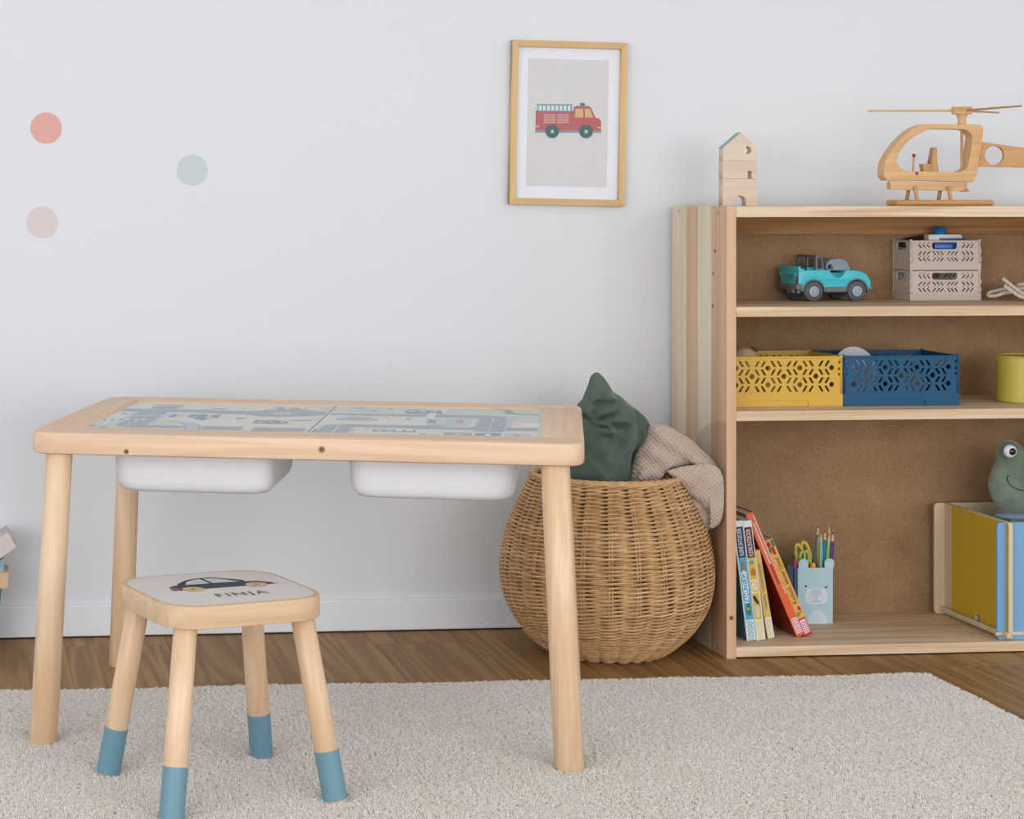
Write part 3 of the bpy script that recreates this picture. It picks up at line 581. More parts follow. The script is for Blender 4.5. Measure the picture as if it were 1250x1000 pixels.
# ------------------------------------------------------------------ wicker basket
wk = N('wicker'); v1 = wk.noise(wk.coord((5, 5, 150)), 1.0, 3, 0.7); v2 = wk.noise(wk.coord((90, 90, 90)), 1.0, 3, 0.6)
wk.l(wk.ramp(wk.math('ADD', wk.math('MULTIPLY', v1, .6), wk.math('MULTIPLY', v2, .4)), [(0.3, lin('#9a6f43')), (0.48, lin('#c79b6a')), (0.66, lin('#e2bf92'))]), wk.b.inputs['Base Color'])
wk.b.inputs['Roughness'].default_value = 0.5; wk.b.inputs['Specular IOR Level'].default_value = 0.35
bs = thing('wicker_basket', 'round-bellied wicker basket holding a green cushion, between the play table and the bookcase', 'basket', (118.2, -22.0, 0), 0)
prof = [(8.6, 0.3), (10.6, 0.7), (13.0, 2.4), (15.2, 4.6), (17.0, 7.2), (18.4, 10.2), (19.0, 13.4), (19.05, 16.4), (18.5, 20.0), (17.4, 24.0), (15.7, 28.0), (14.2, 31.2), (13.5, 32.6)]
pp = smoothpoly([Vector((a, c, 0)) for a, c in prof], 12, False)
# resample by arc length
arc = [0]
for a, c in zip(pp, pp[1:]): arc.append(arc[-1]+(c-a).length)
def prof_at(s):
    for i in range(len(arc)-1):
        if arc[i+1] >= s: t = (s-arc[i])/(arc[i+1]-arc[i]); return pp[i].lerp(pp[i+1], t), (pp[i+1]-pp[i]).normalized()
    return pp[-1], (pp[-1]-pp[-2]).normalized()
NS = 24; pitch = 0.715; rows = int(arc[-1]/pitch)
wb = bmesh.new(); rnd = random.Random(11)
for i in range(rows):
    p, tg = prof_at(min((i+0.5)*pitch, arc[-1])); nrm = Vector((tg.y, -tg.x))
    wob = rnd.uniform(-.06, .06); r0 = rnd.uniform(0.185, 0.225); ph = rnd.uniform(0, 6)
    for sgn in (1, -1):
        path = []
        M = NS*6
        for k in range(M):
            th = 2*PI*k/M; c = math.cos(NS/2*th); s2 = math.sin(NS/2*th)
            off = 0.42*c*sgn; zz = 0.17*s2*sgn+wob*math.sin(3*th+ph)
            r = p.x+nrm.x*off+tg.x*zz; z = p.y+nrm.y*off+tg.y*zz
            path.append((r*math.cos(th), r*math.sin(th), z))
        tube(path, r0, 5, True, wb)
link('weave', wb, wk.m, bs, 60, kind='stuff')
sb = bmesh.new()
for k in range(NS):
    for d in (-0.014, 0.014):
        th = 2*PI*k/NS+d; path = []
        for j in range(0, 28):
            p, tg = prof_at(arc[-1]*j/27); path.append((p.x*math.cos(th), p.x*math.sin(th), p.y))
        tube(path, 0.2, 5, False, sb)
link('stakes', sb, wk.m, bs, 60, kind='stuff')
rb = bmesh.new()
for k in range(4):
    path = []
    for j in range(240):
        th = 2*PI*j/240; a = th*14+k*PI/2
        r = 13.5+0.36*math.cos(a); z = 32.7+0.36*math.sin(a)
        path.append((r*math.cos(th), r*math.sin(th), z))
    tube(path, 0.3, 6, True, rb)
link('rim', rb, wk.m, bs, 60, label='twisted wicker rim')
fb = bmesh.new()
for k in range(3):
    path = []
    for j in range(200):
        th = 2*PI*j/200; a = th*12+k*2*PI/3
        path.append(((8.9+0.25*math.cos(a))*math.cos(th), (8.9+0.25*math.cos(a))*math.sin(th), 0.5+0.25*math.sin(a)))
    tube(path, 0.25, 6, True, fb)
link('foot_ring', fb, wk.m, bs, 60)
link('base', lathe([(0, 0.35), (9.2, 0.35), (9.2, 0.8), (0, 0.8)], 48), wk.m, bs)

# ------------------------------------------------------------------ cushion
vm = N('green_velvet'); vn = vm.noise(vm.coord((9, 9, 9)), 1.0, 4, 0.6); vf = vm.noise(vm.coord((350, 350, 350)), 1.0, 3)
vm.l(vm.mix(vn, lin('#434f47'), lin('#69766d')), vm.b.inputs['Base Color']); vm.b.inputs['Roughness'].default_value = 0.85; vm.b.inputs['Specular IOR Level'].default_value = 0.1
vm.b.inputs['Sheen Weight'].default_value = 1.0; vm.b.inputs['Sheen Roughness'].default_value = 0.28; vm.b.inputs['Sheen Tint'].default_value = lin('#b4c6bc')
vm.bump(vf, 0.35, 0.0012)
PO = [(727, 455.6), (721.5, 460.5), (719.4, 468), (715.5, 478), (712, 486), (704, 496), (695, 520), (686, 560), (688, 610), (720, 640), (750, 640), (766, 615), (771, 582), (774.7, 562), (780, 551), (788, 541), (792.9, 531), (793.3, 521.4), (789.4, 511.6), (779.6, 501.8), (768.4, 493.4), (757, 483.6), (747.5, 477.2), (742.5, 468.8), (737, 461), (732, 456.5)]
POw = [at(x, y, -22) for x, y in PO]
def ridge(px, pz, a, c, wd, hgt):
    ax, az = a; cx, cz = c; dx, dz = cx-ax, cz-az; L2 = dx*dx+dz*dz; t = max(0, min(1, ((px-ax)*dx+(pz-az)*dz)/L2))
    d = math.hypot(px-ax-dx*t, pz-az-dz*t); return hgt*math.exp(-(d/wd)**2)*(0.35+0.65*math.sin(PI*min(1, max(0.0, t*0.9+0.1))))
def q_(x, y): return at(x, y, -25)
FO = [(q_(735, 470), q_(732, 500), 1.1, -1.0), (q_(770, 500), q_(765, 545), 1.3, .8), (q_(752, 530), q_(735, 560), 1.6, -.9), (q_(745, 488), q_(775, 498), .7, .7), (q_(782, 520), q_(770, 572), .9, -.8), (q_(724, 516), q_(745, 520), .35, .9), (q_(725, 514), q_(752, 503), .45, -1.0), (q_(724, 519), q_(764, 519), .5, -1.1), (q_(727, 524), q_(748, 528), .55, .9), (q_(724, 512), q_(728, 494), .5, -.5),
      (q_(728, 492), q_(762, 491), .55, -.6), (q_(727, 487), q_(758, 484), .6, .5), (q_(724, 460), q_(723, 490), .3, .5), (q_(723, 517), q_(712, 506), .4, -.8), (q_(730, 536), q_(740, 575), 2.2, .5), (q_(776, 505), q_(770, 560), 1.5, -.4), (q_(733, 468), q_(745, 500), 1.0, .5)]
def pdisp(x, z, sd, r):
    h = 0
    if sd < 0:
        for a, c, wd, hg in FO: h -= ridge(x, z, a, c, wd, hg*2.1)
    h += 0.75*noise.noise(Vector((x*0.22, z*0.22, sd)))+0.3*noise.noise(Vector((x*.6, z*.6, sd)))
    return h
ctr = at(738, 550, -22)
pb = puff(POw, ctr, -22.0, 6.6, 2.0, 44, 10, pdisp, 0.62, 0.8)
pl = link('cushion', pb, vm.m, None, 75); tag(pl, 'dark green velvet cushion with one corner sticking up out of the wicker basket', 'cushion')
seam = [Vector((x, -22.0, z)) for x, z in [POw[i] for i in (25, 0, 1, 2, 3, 4)]]
link('piping', tube(smoothpoly(seam, 6, False), 0.14, 6), vm.m, pl, 60)

# ------------------------------------------------------------------ waffle blanket
wf = N('waffle_cloth'); cz = wf.coord((1, 1, 1), rand=False, rot=(0, math.radians(38), 0))
wn = wf.n('ShaderNodeVectorMath', operation='ADD'); wf.l(cz, wn.inputs[0])
nn = wf.n('ShaderNodeTexNoise'); nn.inputs['Scale'].default_value = 18; wf.l(cz, nn.inputs['Vector'])
sc_ = wf.n('ShaderNodeVectorMath', operation='SCALE'); wf.l(nn.outputs[1], sc_.inputs[0]); sc_.inputs[3].default_value = 0.018; wf.l(sc_.outputs[0], wn.inputs[1])
sx = wf.n('ShaderNodeSeparateXYZ'); wf.l(wn.outputs[0], sx.inputs[0])
def saw(o): return wf.math('ABSOLUTE', wf.math('SINE', wf.math('MULTIPLY', o, PI/0.0062)))
gr = wf.math('MULTIPLY', wf.math('POWER', saw(sx.outputs[0]), 0.6), wf.math('POWER', saw(sx.outputs[2]), 0.6))
wf.l(wf.ramp(gr, [(0.0, lin('#d3c1b2')), (0.7, lin('#bda999'))]), wf.b.inputs['Base Color']); wf.b.inputs['Roughness'].default_value = 0.9; wf.b.inputs['Specular IOR Level'].default_value = 0.1
wf.b.inputs['Sheen Weight'].default_value = 0.25
nd = wf.n('ShaderNodeBump'); nd.inputs['Strength'].default_value = 1.0; nd.inputs['Distance'].default_value = 0.0016; nd.invert = True; wf.l(gr, nd.inputs['Height']); wf.l(nd.outputs[0], wf.b.inputs['Normal'])
def bq(X, Y, D): return at(770+X/6.667, 510+Y/6.667, D)
def warp(b, f):
    for v in b.verts: v.co = Vector(f(*v.co))
    return b
def fold(k, amp, seed):
    return lambda x, z, sd, r: amp*math.sin((x*0.8+z*k)*1.25+seed)*0.5+0.25*noise.noise(Vector((x*.5, z*.5, seed)))
bl = bmesh.new()
up = [bq(*p, -26) for p in [(5, 560), (12, 470), (25, 400), (60, 290), (130, 170), (168, 72), (240, 60), (310, 70), (400, 120), (500, 180), (580, 260), (660, 330), (722, 420), (742, 500), (700, 520), (600, 430), (480, 392), (400, 402), (300, 425), (240, 455), (190, 462), (120, 600), (60, 620)]]
merge(bl, puff(up, bq(360, 280, -26), -25.5, 3.4, 2.4, 24, 8, fold(1.3, 0.5, 1), 0.5, 1.3))
fl = [bq(*p, -29) for p in [(285, 436), (340, 412), (420, 392), (520, 380), (600, 370), (690, 395), (730, 450), (747, 530), (748, 650), (740, 770), (715, 850), (662, 893), (625, 890), (690, 850), (684, 815), (600, 735), (520, 668), (450, 600), (400, 548), (340, 488)]]
b1 = puff(fl, bq(600, 580, -29), -29.6, 1.7, 2.6, 22, 8, fold(-1.0, 0.35, 3), 0.5, 1.0)
merge(bl, b1)
un = [bq(*p, -28) for p in [(438, 590), (455, 690), (500, 785), (545, 850), (600, 888), (655, 895), (700, 850), (690, 800), (600, 700), (520, 620)]]
merge(bl, puff(un, bq(570, 770, -28), -28.4, 1.2, 2.6, 16, 8, fold(-1.3, 0.4, 5), 0.5, 1.0))
tl = [bq(*p, -27.5) for p in [(545, 830), (548, 890), (565, 930), (600, 928), (640, 895), (640, 840)]]
merge(bl, puff(tl, bq(590, 880, -27.5), -27.6, 0.8, 2.6, 10, 6, None, 0.5, 1.0))
crn = [bq(*p, -27.5) for p in [(60, 470), (85, 425), (165, 385), (185, 430), (180, 490), (120, 520), (60, 510)]]
merge(bl, puff(crn, bq(120, 460, -27.5), -27.6, 0.8, 2.6, 10, 6, None, 0.5, 1.0))
bo = link('blanket', bl, wf.m, None, 180); tag(bo, 'beige waffle-weave blanket draped over the right rim of the wicker basket', 'blanket')

# ------------------------------------------------------------------ folding crates
def crate(name, label, w_, d_, h_, col, loc, big=True, group=None, dcol=None):
    m = plain(col, 0.5, 0.35, 'crate_plastic'); t = thing(name, label, 'crate', loc, 0, group)
    wt = 0.35
    if big:
        base = 2.35; cell = 3.07; x0 = w_-2.1-6*cell; rows_ = [8.02, 6.46, 4.9, 3.34]; sh = 0.55
        def holes():
            H_ = []
            for bi, zc in enumerate(rows_):
                for i in range(-1 if x0 > cell*0.6+2 else 0, 6):
                    up_ = (i+bi) % 2 == 1
                    for s_ in (0.42, 1.62):
                        xb = x0+i*cell+s_
                        o_ = [(xb, zc-sh), (xb+.5, zc-sh), (xb+.5+.66, zc+sh), (xb+.66, zc+sh)] if up_ else [(xb+.66, zc-sh), (xb+1.16, zc-sh), (xb+.5, zc+sh), (xb, zc+sh)]
                        H_.append(o_)
            for r_, zc in enumerate([7.24, 5.68, 4.12]):
                for j in range(0, 7):
                    if (j+r_) % 2 == 0: H_.append(circ(x0+j*cell, zc, 0.52, 6, 0, 2*PI))
            for zc in (8.25, 7.0, 6.0):
                for xx in (0.65, w_-0.65): H_.append([(xx-.2, zc-.24), (xx+.2, zc-.24), (xx+.2, zc+.24), (xx-.2, zc+.24)])
            return H_
        wall_h = holes
    else:
        base = 1.35
        def wall_h():
            H_ = [roundpoly([(4.5, 4.0), (9.6, 4.0), (9.6, 5.5), (4.5, 5.5)], 0.7)]
            def sl(xc, zc, d): return [(xc-.3*d-.18, zc-.36), (xc-.3*d+.18, zc-.36), (xc+.3*d+.18, zc+.36), (xc+.3*d-.18, zc+.36)]
            for (zc, dl, dc, dr) in ((4.6, -1, 0, 1), (3.28, 1, -1, -1), (2.03, -1, 1, 1)):
                for xc in (2.1, 2.95, 3.8): H_.append(sl(xc, zc, dl))
                for xc in (10.9, 11.75, 12.6): H_.append(sl(xc, zc, dr))
                if dc:
                    for xc in (4.95, 5.75, 6.5): H_.append(sl(xc, zc, dc))
                    for xc in (7.9, 8.65, 9.4): H_.append(sl(xc, zc, -dc))
                    H_.append([(7.0, zc+.3*-dc), (7.4, zc+.3*-dc), (7.2, zc-.0)])
            for zc in (5.2, 2.65):
                for xc in (2.1, 2.95, 3.8, 10.9, 11.75, 12.6): H_.append(circ(xc, zc, 0.15, 6))
            for xc in (4.9, 5.7, 6.5, 7.9, 8.7, 9.5): H_.append(circ(xc, 2.65, 0.13, 6))
            return H_
    nl = 0.03
    fo = [(nl, base), (w_-nl, base), (w_-nl, h_), (nl, h_)]
    link('front_wall', plate(fo, wall_h(), wt, 0, 'XZ', 0.12), m, t)
    link('back_wall', plate(fo, wall_h(), wt, 0, 'XZ', d_-0.12-wt), m, t)
    hz = h_-(2.4 if big else 1.9); hc = d_/2; hwid = min(3.6, d_*0.26)
    sh_ = [roundpoly([(hc-hwid, hz), (hc+hwid, hz), (hc+hwid, hz+1.5), (hc-hwid, hz+1.5)], 0.6)]
    for yy in (d_*0.16, d_*0.84):
        for zc in ([3.4, 4.6, 5.8] if big else [1.9, 2.5, 3.1, 3.6]): sh_.append(circ(yy, zc, 0.16, 8))
    so = [(nl, base), (d_-nl, base), (d_-nl, h_), (nl, h_)]
    for xx in (0.12, w_-0.12-wt): link('side_wall', plate(so, sh_, wt, 0, 'YZ', xx), m, t)
    # base tray: a low band, notched in the middle, with a floor
    fb_ = bmesh.new()
    nt = ([(0, 0), (5.1, 0), (5.3, 1.0), (5.8, 1.25), (w_-7.2, 1.25), (w_-6.7, 1.0), (w_-6.5, 0), (w_, 0), (w_, base), (w_*0.69+.9, base), (w_*0.69+.5, base+.4), (w_*0.69-.5, base+.4), (w_*.69-.9, base), (w_*0.25+.9, base), (w_*0.25+.5, base+.4), (w_*0.25-.5, base+.4), (w_*.25-.9, base), (0, base)] if big else [(0, 0), (w_, 0), (w_, base), (0, base)])
    plate(nt, (), 0.4, 0.03, 'XZ', 0, bm=fb_); plate([(0, 0), (w_, 0), (w_, base), (0, base)], (), 0.4, 0.03, 'XZ', d_-.4, bm=fb_)
    box(0, .4, .4, d_-.4, 0, base, 0, 1, fb_); box(w_-.4, w_, .4, d_-.4, 0, base, 0, 1, fb_); box(.3, w_-.3, .3, d_-.3, .15, .5, 0, 1, fb_)
    if big: box(4.9, w_-6.3, .18, .42, 0.02, 1.35, 0, 1, fb_)
    link('base_tray', fb_, m, t)
    rb_ = bmesh.new()
    for (xa, xb, ya, yb) in ((0, w_, 0.02, .22), (0, w_, d_-.22, d_-.02), (0.0, .2, .1, d_-.1), (w_-.2, w_, .1, d_-.1)):
        box(xa, xb, ya, yb, h_-.38, h_-.02, 0.04, 1, rb_)
    link('rim', rb_, m, t)
    cb = bmesh.new()
    for xa in (0.0, w_-.5):
        for ya in (0.0, d_-.5): box(xa, xa+.5, ya, ya+.5, h_-.3, h_+.18, .06, 1, cb)
        if not big:
            for zz in (1.6, 3.2): box(xa-.06 if xa == 0 else xa+.1, xa+.4 if xa == 0 else xa+.56, -.06, .3, zz, zz+.9, .05, 1, cb)
    pieces('corner_lug', cb, m, t)
    return t
crate('folding_crate', 'mustard yellow folding crate on the middle shelf, touching the left side of the bookcase', 22.6, 15.0, 9.4, '#d4aa44', (140.4, -23.6, 45.12), True, 'large folding crates')
crate('folding_crate', 'dark blue folding crate on the middle shelf, right of the yellow one', 22.6, 15.0, 9.4, '#094e73', (163.08, -23.6, 45.12), True, 'large folding crates')
for z_, lab in ((64.12, 'beige folding crate on the upper shelf, lower one of the stack of two'), (70.05, 'beige folding crate on the upper shelf, top of the stack, a blue toy inside')):
    crate('small_crate', lab, 14.4, 7.9, 5.75, '#cdbfb4', (182.5, -9.98, z_), False, 'beige crates')

# contents of the crates
oakm = wood('toy_beech', '#d9bd9d', '#c4a27e', 'X', 0.5, 1.5, ring=5)
t = thing('toy_boat', 'blue and white toy lying in the top beige crate', 'toy', (191.0, -6.0, 70.6))
link('hull', puff([(-5.0, .6), (-4.6, 3.6), (0, 4.6), (4.2, 4.4), (5.0, 2.4), (4.0, .2), (-4, .0)], (0, 2), 0, 2.4, 3, 14, 5), plain('#e2e2e6', 0.35, 0.5), t, 60)
link('deck', box(-3.0, 4.6, -2.75, -1.2, 3.1, 4.7, .35), plain('#1b5fae', 0.3, 0.5), t, 40)
link('cabin', plate(roundpoly([(-3.4, 4.3), (4.2, 4.3), (3.2, 6.3), (-3.4, 6.3)], .3), (), 2.2, .1, 'XZ', -1.2), plain('#e6e4e2', 0.35, 0.5), t, 40)
link('stripe', box(-1.2, 3.9, -1.35, 0.9, 5.1, 5.6, .1), plain('#1b5fae', 0.3, 0.5), t, 40)
link('knob', lathe([(0, 6.2), (1.1, 6.2), (1.35, 6.9), (1.1, 7.5), (0.5, 7.9), (0, 7.95)], 24, Matrix.Translation((-.6, 0, 0))), plain('#2079c0', 0.3, 0.5), t, 40)
o = link('dark_toy', puff([(-4, 0), (-3.2, 1.6), (0, 2.2), (3.2, 2.0), (3.6, 0)], (0, .9), 0, 1.6, 3, 10, 5), plain('#23262c', 0.4, 0.4), None, 60); o.location = (1.876, -.038, .744); tag(o, 'small black toy at the back of the top beige crate', 'toy')
# wooden pieces in the yellow crate
t = thing('wooden_bowl_toy', 'rounded wooden toy with a dark rim sticking up from the yellow crate', 'toy', (147.0, -16, 45.7), 0)
link('shell', lathe([(0, 0), (2.2, .8), (3.3, 3.4), (3.4, 6.0), (2.8, 8.2), (1.4, 9.7), (0, 10.1)], 32), wood('toy_lid', '#dcc3a5', '#c5a583', 'X', 0.5, 1, ring=5), t, 50)
link('edge', tube([(3.4*math.cos(a)*.9, -1.3, 6+4.3*math.sin(a)) for a in [PI*.28+PI*.12*k/10 for k in range(11)]], .18, 6), plain('#4a2f24', .6), t, 60)
for x_, y_, z_, r_, lab in ((150.5, -20.5, 48.9, 2.1, 'pale wooden ball behind the slots of the yellow crate, left'), (154.6, -19.5, 48.6, 2.4, 'pale wooden ball behind the slots of the yellow crate, right')):
    o = link('wooden_ball', ball((0, 0, 0), r_, 3), oakm, None, 180); o.location = (x_*S, y_*S, z_*S); tag(o, lab, 'toy')
for k, (x_, y_, rz, c_) in enumerate(((145.8, -19.8, .3, '#c9ad8d'), (159.0, -16.5, -.4, '#9a7a55'))):
    o = link('wooden_block', box(-2, 2, -1, 1, 0, 3.6, .2), plain(c_, .6), None, 40); o.location = (x_*S, y_*S, .4566); o.rotation_euler = (0, 0, rz)
    tag(o, ['pale wooden block inside the yellow crate near its left end', 'brown wooden block inside the yellow crate near its right end'][k], 'block')
o = link('toy_plate', lathe([(0, 0), (3.4, 0.1), (4.6, .6), (4.7, .9), (3.3, .4), (0, .3)], 40, Matrix.Rotation(math.radians(78), 4, 'X')), plain('#d6d3da', .4, .4), None, 50)
o.location = (1.690, -.145, .508); o.rotation_euler = (0, math.radians(-14), .2); tag(o, 'pale lilac toy plate sticking up at the left of the blue crate', 'plate')
for k, (x_, y_, z_, c_) in enumerate(((168.4, -19.5, 45.66, '#d8cfc4'), (178.4, -18.5, 45.66, '#c9a77f'), (181.5, -13.5, 45.66, '#a98a62'))):
    o = link('wooden_block', box(-2.1, 2.1, -1.2, 1.2, 0, 6.0-k*.6, .25), plain(c_, .6), None, 40); o.location = (x_*S, y_*S, z_*S); o.rotation_euler = (0, 0, .2-.3*k)
    tag(o, ['off-white block inside the blue crate near its left end', 'tan wooden block inside the blue crate, nearer the front', 'brown wooden block in the blue crate, at the back'][k], 'block')
# canister
cm = plain('#c4b34e', 0.35, 0.45, 'canister_paint')
t = thing('canister', 'round yellow-green tin with a lid on the middle shelf at the right edge', 'tin', (201.0, -18.5, 45.12))
link('body', lathe([(0, 0), (4.6, 0), (4.9, .3), (4.9, 7.5), (0, 7.5)], 48), cm, t, 40)
link('lid', lathe([(0, 7.3), (5.02, 7.3), (5.05, 8.7), (4.85, 8.95), (4.4, 9.0), (4.3, 8.75), (0, 8.7)], 48), cm, t, 40)

# ------------------------------------------------------------------ rope
rp = bmesh.new()
def rope(path, r=0.33, tw=2.6):
    P_ = smoothpoly([Vector(p) for p in path], 14, False); L_ = 0; prev = P_[0]; fr_ = []
    for i, p in enumerate(P_):
        L_ += (p-prev).length; prev = p; tg = (P_[min(i+1, len(P_)-1)]-P_[max(i-1, 0)]).normalized()
        a = tg.cross(Vector((0.1, 1, 0.2))).normalized(); fr_.append((p, a, tg.cross(a), L_))
    for k in range(3):
        tube([p+a*r*.55*math.cos(tw*l+k*2.094)+c*r*.55*math.sin(tw*l+k*2.094) for p, a, c, l in fr_], r*.62, 6, bm=rp)
def rr(x, y, Y): X, Z = at(x, y, Y); return (X, Y, Z)
rope([rr(1262, 349, -8), rr(1240, 351, -8), rr(1222, 354, -9.5), rr(1209, 357, -10), rr(1207, 361, -11), rr(1216, 361, -12), rr(1228, 357.5, -12), rr(1250, 357, -11), rr(1270, 360, -10)])
rope([rr(1224, 340, -13), rr(1234, 348, -13.5), rr(1247, 358, -14), rr(1262, 363.5, -14), rr(1285, 364, -12)])
rope([rr(1226, 348.5, -14.2), rr(1236, 356, -14.8), rr(1248, 363, -15.5), rr(1268, 365.5, -15), rr(1290, 364, -14)])
rope([rr(1242, 348, -10), rr(1256, 346, -11), rr(1275, 350, -12), rr(1292, 362, -12)])
rope([rr(1240, 353, -11), rr(1258, 352, -12.5), rr(1278, 356, -13), rr(1296, 364, -13)])
o = link('rope_coil', rp, plain('#d8cdc0', .8, .15, 'cotton_rope', sheen=.3), None, 60); tag(o, 'coiled white cotton rope on the upper shelf, right of the beige crates', 'rope')

# ------------------------------------------------------------------ toy car
tq = plain('#42ccda', 0.3, 0.5, 'turquoise_plastic'); gry = plain('#6f7474', 0.4, 0.4, 'grey_plastic'); tyre = plain('#5f6362', 0.6, 0.3, 'tyre'); hubm = plain('#a9b2bf', 0.35, 0.5, 'hub')
dkm = plain('#20262c', 0.5, 0.3, 'dark_plastic'); glassy = plain('#8c97a6', 0.35, 0.5, 'tinted_plastic'); redm = plain('#a3182a', 0.3, 0.5)
W = 7.4
cr = thing('toy_car', 'turquoise open-top toy car with grey wheels on the upper shelf', 'toy car', (159.4, -11.8, 64.12), math.radians(6)); cr.scale = (1.07, 1.07, 1.07)
def cp(X, Y): return ((X-345)/49.0, (757-Y)/49.0)
arch_r = [cp(490+104*math.cos(a), 672-104*math.sin(a)) for a in [PI*k/14 for k in range(14, -1, -1)]]
arch_f = [cp(905+100*math.cos(a), 668-100*math.sin(a)) for a in [PI*k/14 for k in range(14, -1, -1)]]
side = [cp(345, 640)]+arch_r+[cp(610, 640)]+[cp(795, 640)]+arch_f+[cp(1040, 640), cp(1045, 600), cp(1030, 560), cp(1000, 520), cp(940, 492), cp(860, 484), cp(800, 484), cp(785, 505), cp(765, 532), cp(735, 549), cp(705, 546), cp(675, 525), cp(655, 500), cp(640, 478), cp(345, 484)]
link('body', plate(side, (), W, .18, 'XZ', 0), tq, cr, 40)
bb = bmesh.new(); box(.05, .55, .15, W-.15, 5.3, 6.35, .15, 2, bb); box(.5, 1.2, .15, .7, 5.3, 5.95, .15, 2, bb); box(.5, 1.2, W-.7, W-.15, 5.3, 5.95, .15, 2, bb); box(-.12, .3, .9, W-.9, 3.6, 5.2, .08, 2, bb)
pieces('tailgate', bb, tq, cr, 40)
cab_o = [cp(512, 484), cp(516, 352), cp(562, 354), cp(580, 378), cp(598, 484)]; cab_i = [cp(532, 466), cp(533, 372), cp(556, 372), cp(568, 392), cp(580, 466)]
cb_ = plate(cab_o, [cab_i], .35, .05, 'XZ', .25); plate(cab_o, [cab_i], .35, .05, 'XZ', W-.6, bm=cb_)
x0, z1 = cp(514, 352); x1, _ = cp(566, 352)
plate([(.3, 5.5), (W-.3, 5.5), (W-.55, z1), (.55, z1)], [[(.75, 5.9), (W/2-.35, 5.9), (W/2-.35, z1-.5), (.85, z1-.5)], [(W/2+.35, 5.9), (W-.75, 5.9), (W-.85, z1-.5), (W/2+.35, z1-.5)]], .3, .04, 'YZ', x0, bm=cb_)
box(x0, x1, .35, W-.35, z1-.3, z1, .08, 1, cb_)
link('roll_cage', cb_, gry, cr, 40)
dome = [cp(625, 470), cp(628, 435), cp(650, 400), cp(690, 383), cp(760, 381), cp(815, 400), cp(838, 440), cp(856, 484), cp(800, 486), cp(700, 486)]
wsx = plate(smoothpoly(dome, 4), [smoothpoly([cp(*p) for p in [(636, 462), (645, 438), (662, 432), (680, 445), (690, 478), (660, 478)]], 4)], W-.9, .12, 'XZ', .45)
link('windscreen', wsx, glassy, cr, 40)
stw = tube([(6.1+.25*math.sin(a), 2.3+.85*math.cos(a), 6.0+.85*math.sin(a)) for a in [2*PI*k/24 for k in range(24)]], .16, 8, True)
link('steering_wheel', stw, glassy, cr, 60)
sb_ = bmesh.new(); box(1.9, 4.3, .8, W-.8, 5.2, 6.2, .3, 2, sb_); box(6.2, 9.0, .25, W-.25, 3.8, 5.2, .2, 2, sb_)
pieces('seat', sb_, plain('#1f8f9c', .4, .4), cr, 40)
sk = bmesh.new()
for yy in (-.12, W-.2): box(5.3, 9.35, yy, yy+.32, 1.65, 2.6, .08, 1, sk)
for (ax, ay, r_) in ((490, 672, 104), (905, 668, 100)):
    xx, zz = cp(ax, ay)
    for yy in (-.1, W-.2):
        o_ = circ(xx, zz, 2.3, 20, 0, PI); i_ = circ(xx, zz, 2.0, 20, 0, PI)[::-1]; plate(o_+i_, (), .3, .03, 'XZ', yy, bm=sk)
pieces('fender_trim', sk, gry, cr, 40)
bp = bmesh.new(); box(-.5, .75, -.1, W+.1, 2.1, 3.1, .15, 2, bp); box(13.9, 14.6, -.05, W+.05, 2.0, 2.9, .15, 2, bp); box(-.7, -.2, 1.0, 3.2, 1.5, 2.5, .1, 1, bp); box(0, 1.0, .6, 1.6, 1.4, 2.1, .1, 1, bp)
pieces('bumper', bp, gry, cr, 40)
link('chassis', box(.6, 13.8, .5, W-.5, 1.4, 2.7, .1), dkm, cr)
for yy in (.25, W-.85): link('tail_light', box(-.12, .12, yy, yy+.6, 3.2, 4.6, .08), redm, cr, 40)
pb_ = bmesh.new(); box(-.16, -.05, 1.6, 5.2, 3.8, 4.9, .03, 1, pb_); link('number_plate', pb_, plain('#35aab6', .35, .5), cr)
text('2145', 1.1, Matrix.Translation((-.2, 3.4, 4.35)) @ Matrix(((0, 0, -1, 0), (-1, 0, 0, 0), (0, 1, 0, 0), (0, 0, 0, 1))), 'lettering', plain('#4fc9d4', .35, .5), cr)
for (ax, ay) in ((490, 672), (905, 668)):
    xx, _z = cp(ax, ay); r_ = 1.8
    for y_, sg in ((-.15, -1), (W-1.25, 1)):
        ya, yb = (y_, y_+1.4)
        R_ = Matrix.Translation((xx, yb if sg < 0 else ya, r_)) @ Matrix.Rotation(PI/2 if sg < 0 else -PI/2, 4, 'X')
        wh = link('wheel', lathe([(0, 0), (r_-.2, 0), (r_, .2), (r_, 1.2), (r_-.25, 1.4), (1.05, 1.4), (1.0, 1.2), (0, 1.2)], 36, R_), tyre, cr, 40)
        link('hub', lathe([(0, 1.2), (.98, 1.2), (.95, 1.42), (.6, 1.45), (.5, 1.3), (.3, 1.32), (.28, 1.5), (0, 1.52)], 28, R_), hubm, wh, 40)

# ------------------------------------------------------------------ toy house of stacked blocks
hsm = wood('maple', '#dccbb9', '#cdb8a3', 'X', 0.6, 1.3, c3='#cfbba6', ring=6, var=0.05)
hs = thing('toy_house', 'tall narrow wooden toy house with a gable standing on top of the bookcase', 'toy house', (0, 0, 0))
def hp_(X, Y): x, z = at(860+X/8.33, 150+Y/8.33, -17); return (x, z)
th_ = 2.2
hz0 = 82.52
def hpl(poly, holes): return plate([(x, max(z, hz0)) for x, z in poly], holes, th_, .04, 'XZ', -17)
j1 = hp_(0, 571)[1]; j2 = hp_(0, 384)[1]
ar = [hp_(*p) for p in [(422, 900), (422, 800)]]+[hp_(358+64*math.cos(a), 800-60*math.sin(a)) for a in [PI*k/12 for k in range(1, 12)]]+[hp_(*p) for p in [(293, 800), (293, 900)]]
xl, xr = hp_(186, 0)[0], hp_(534, 0)[0]
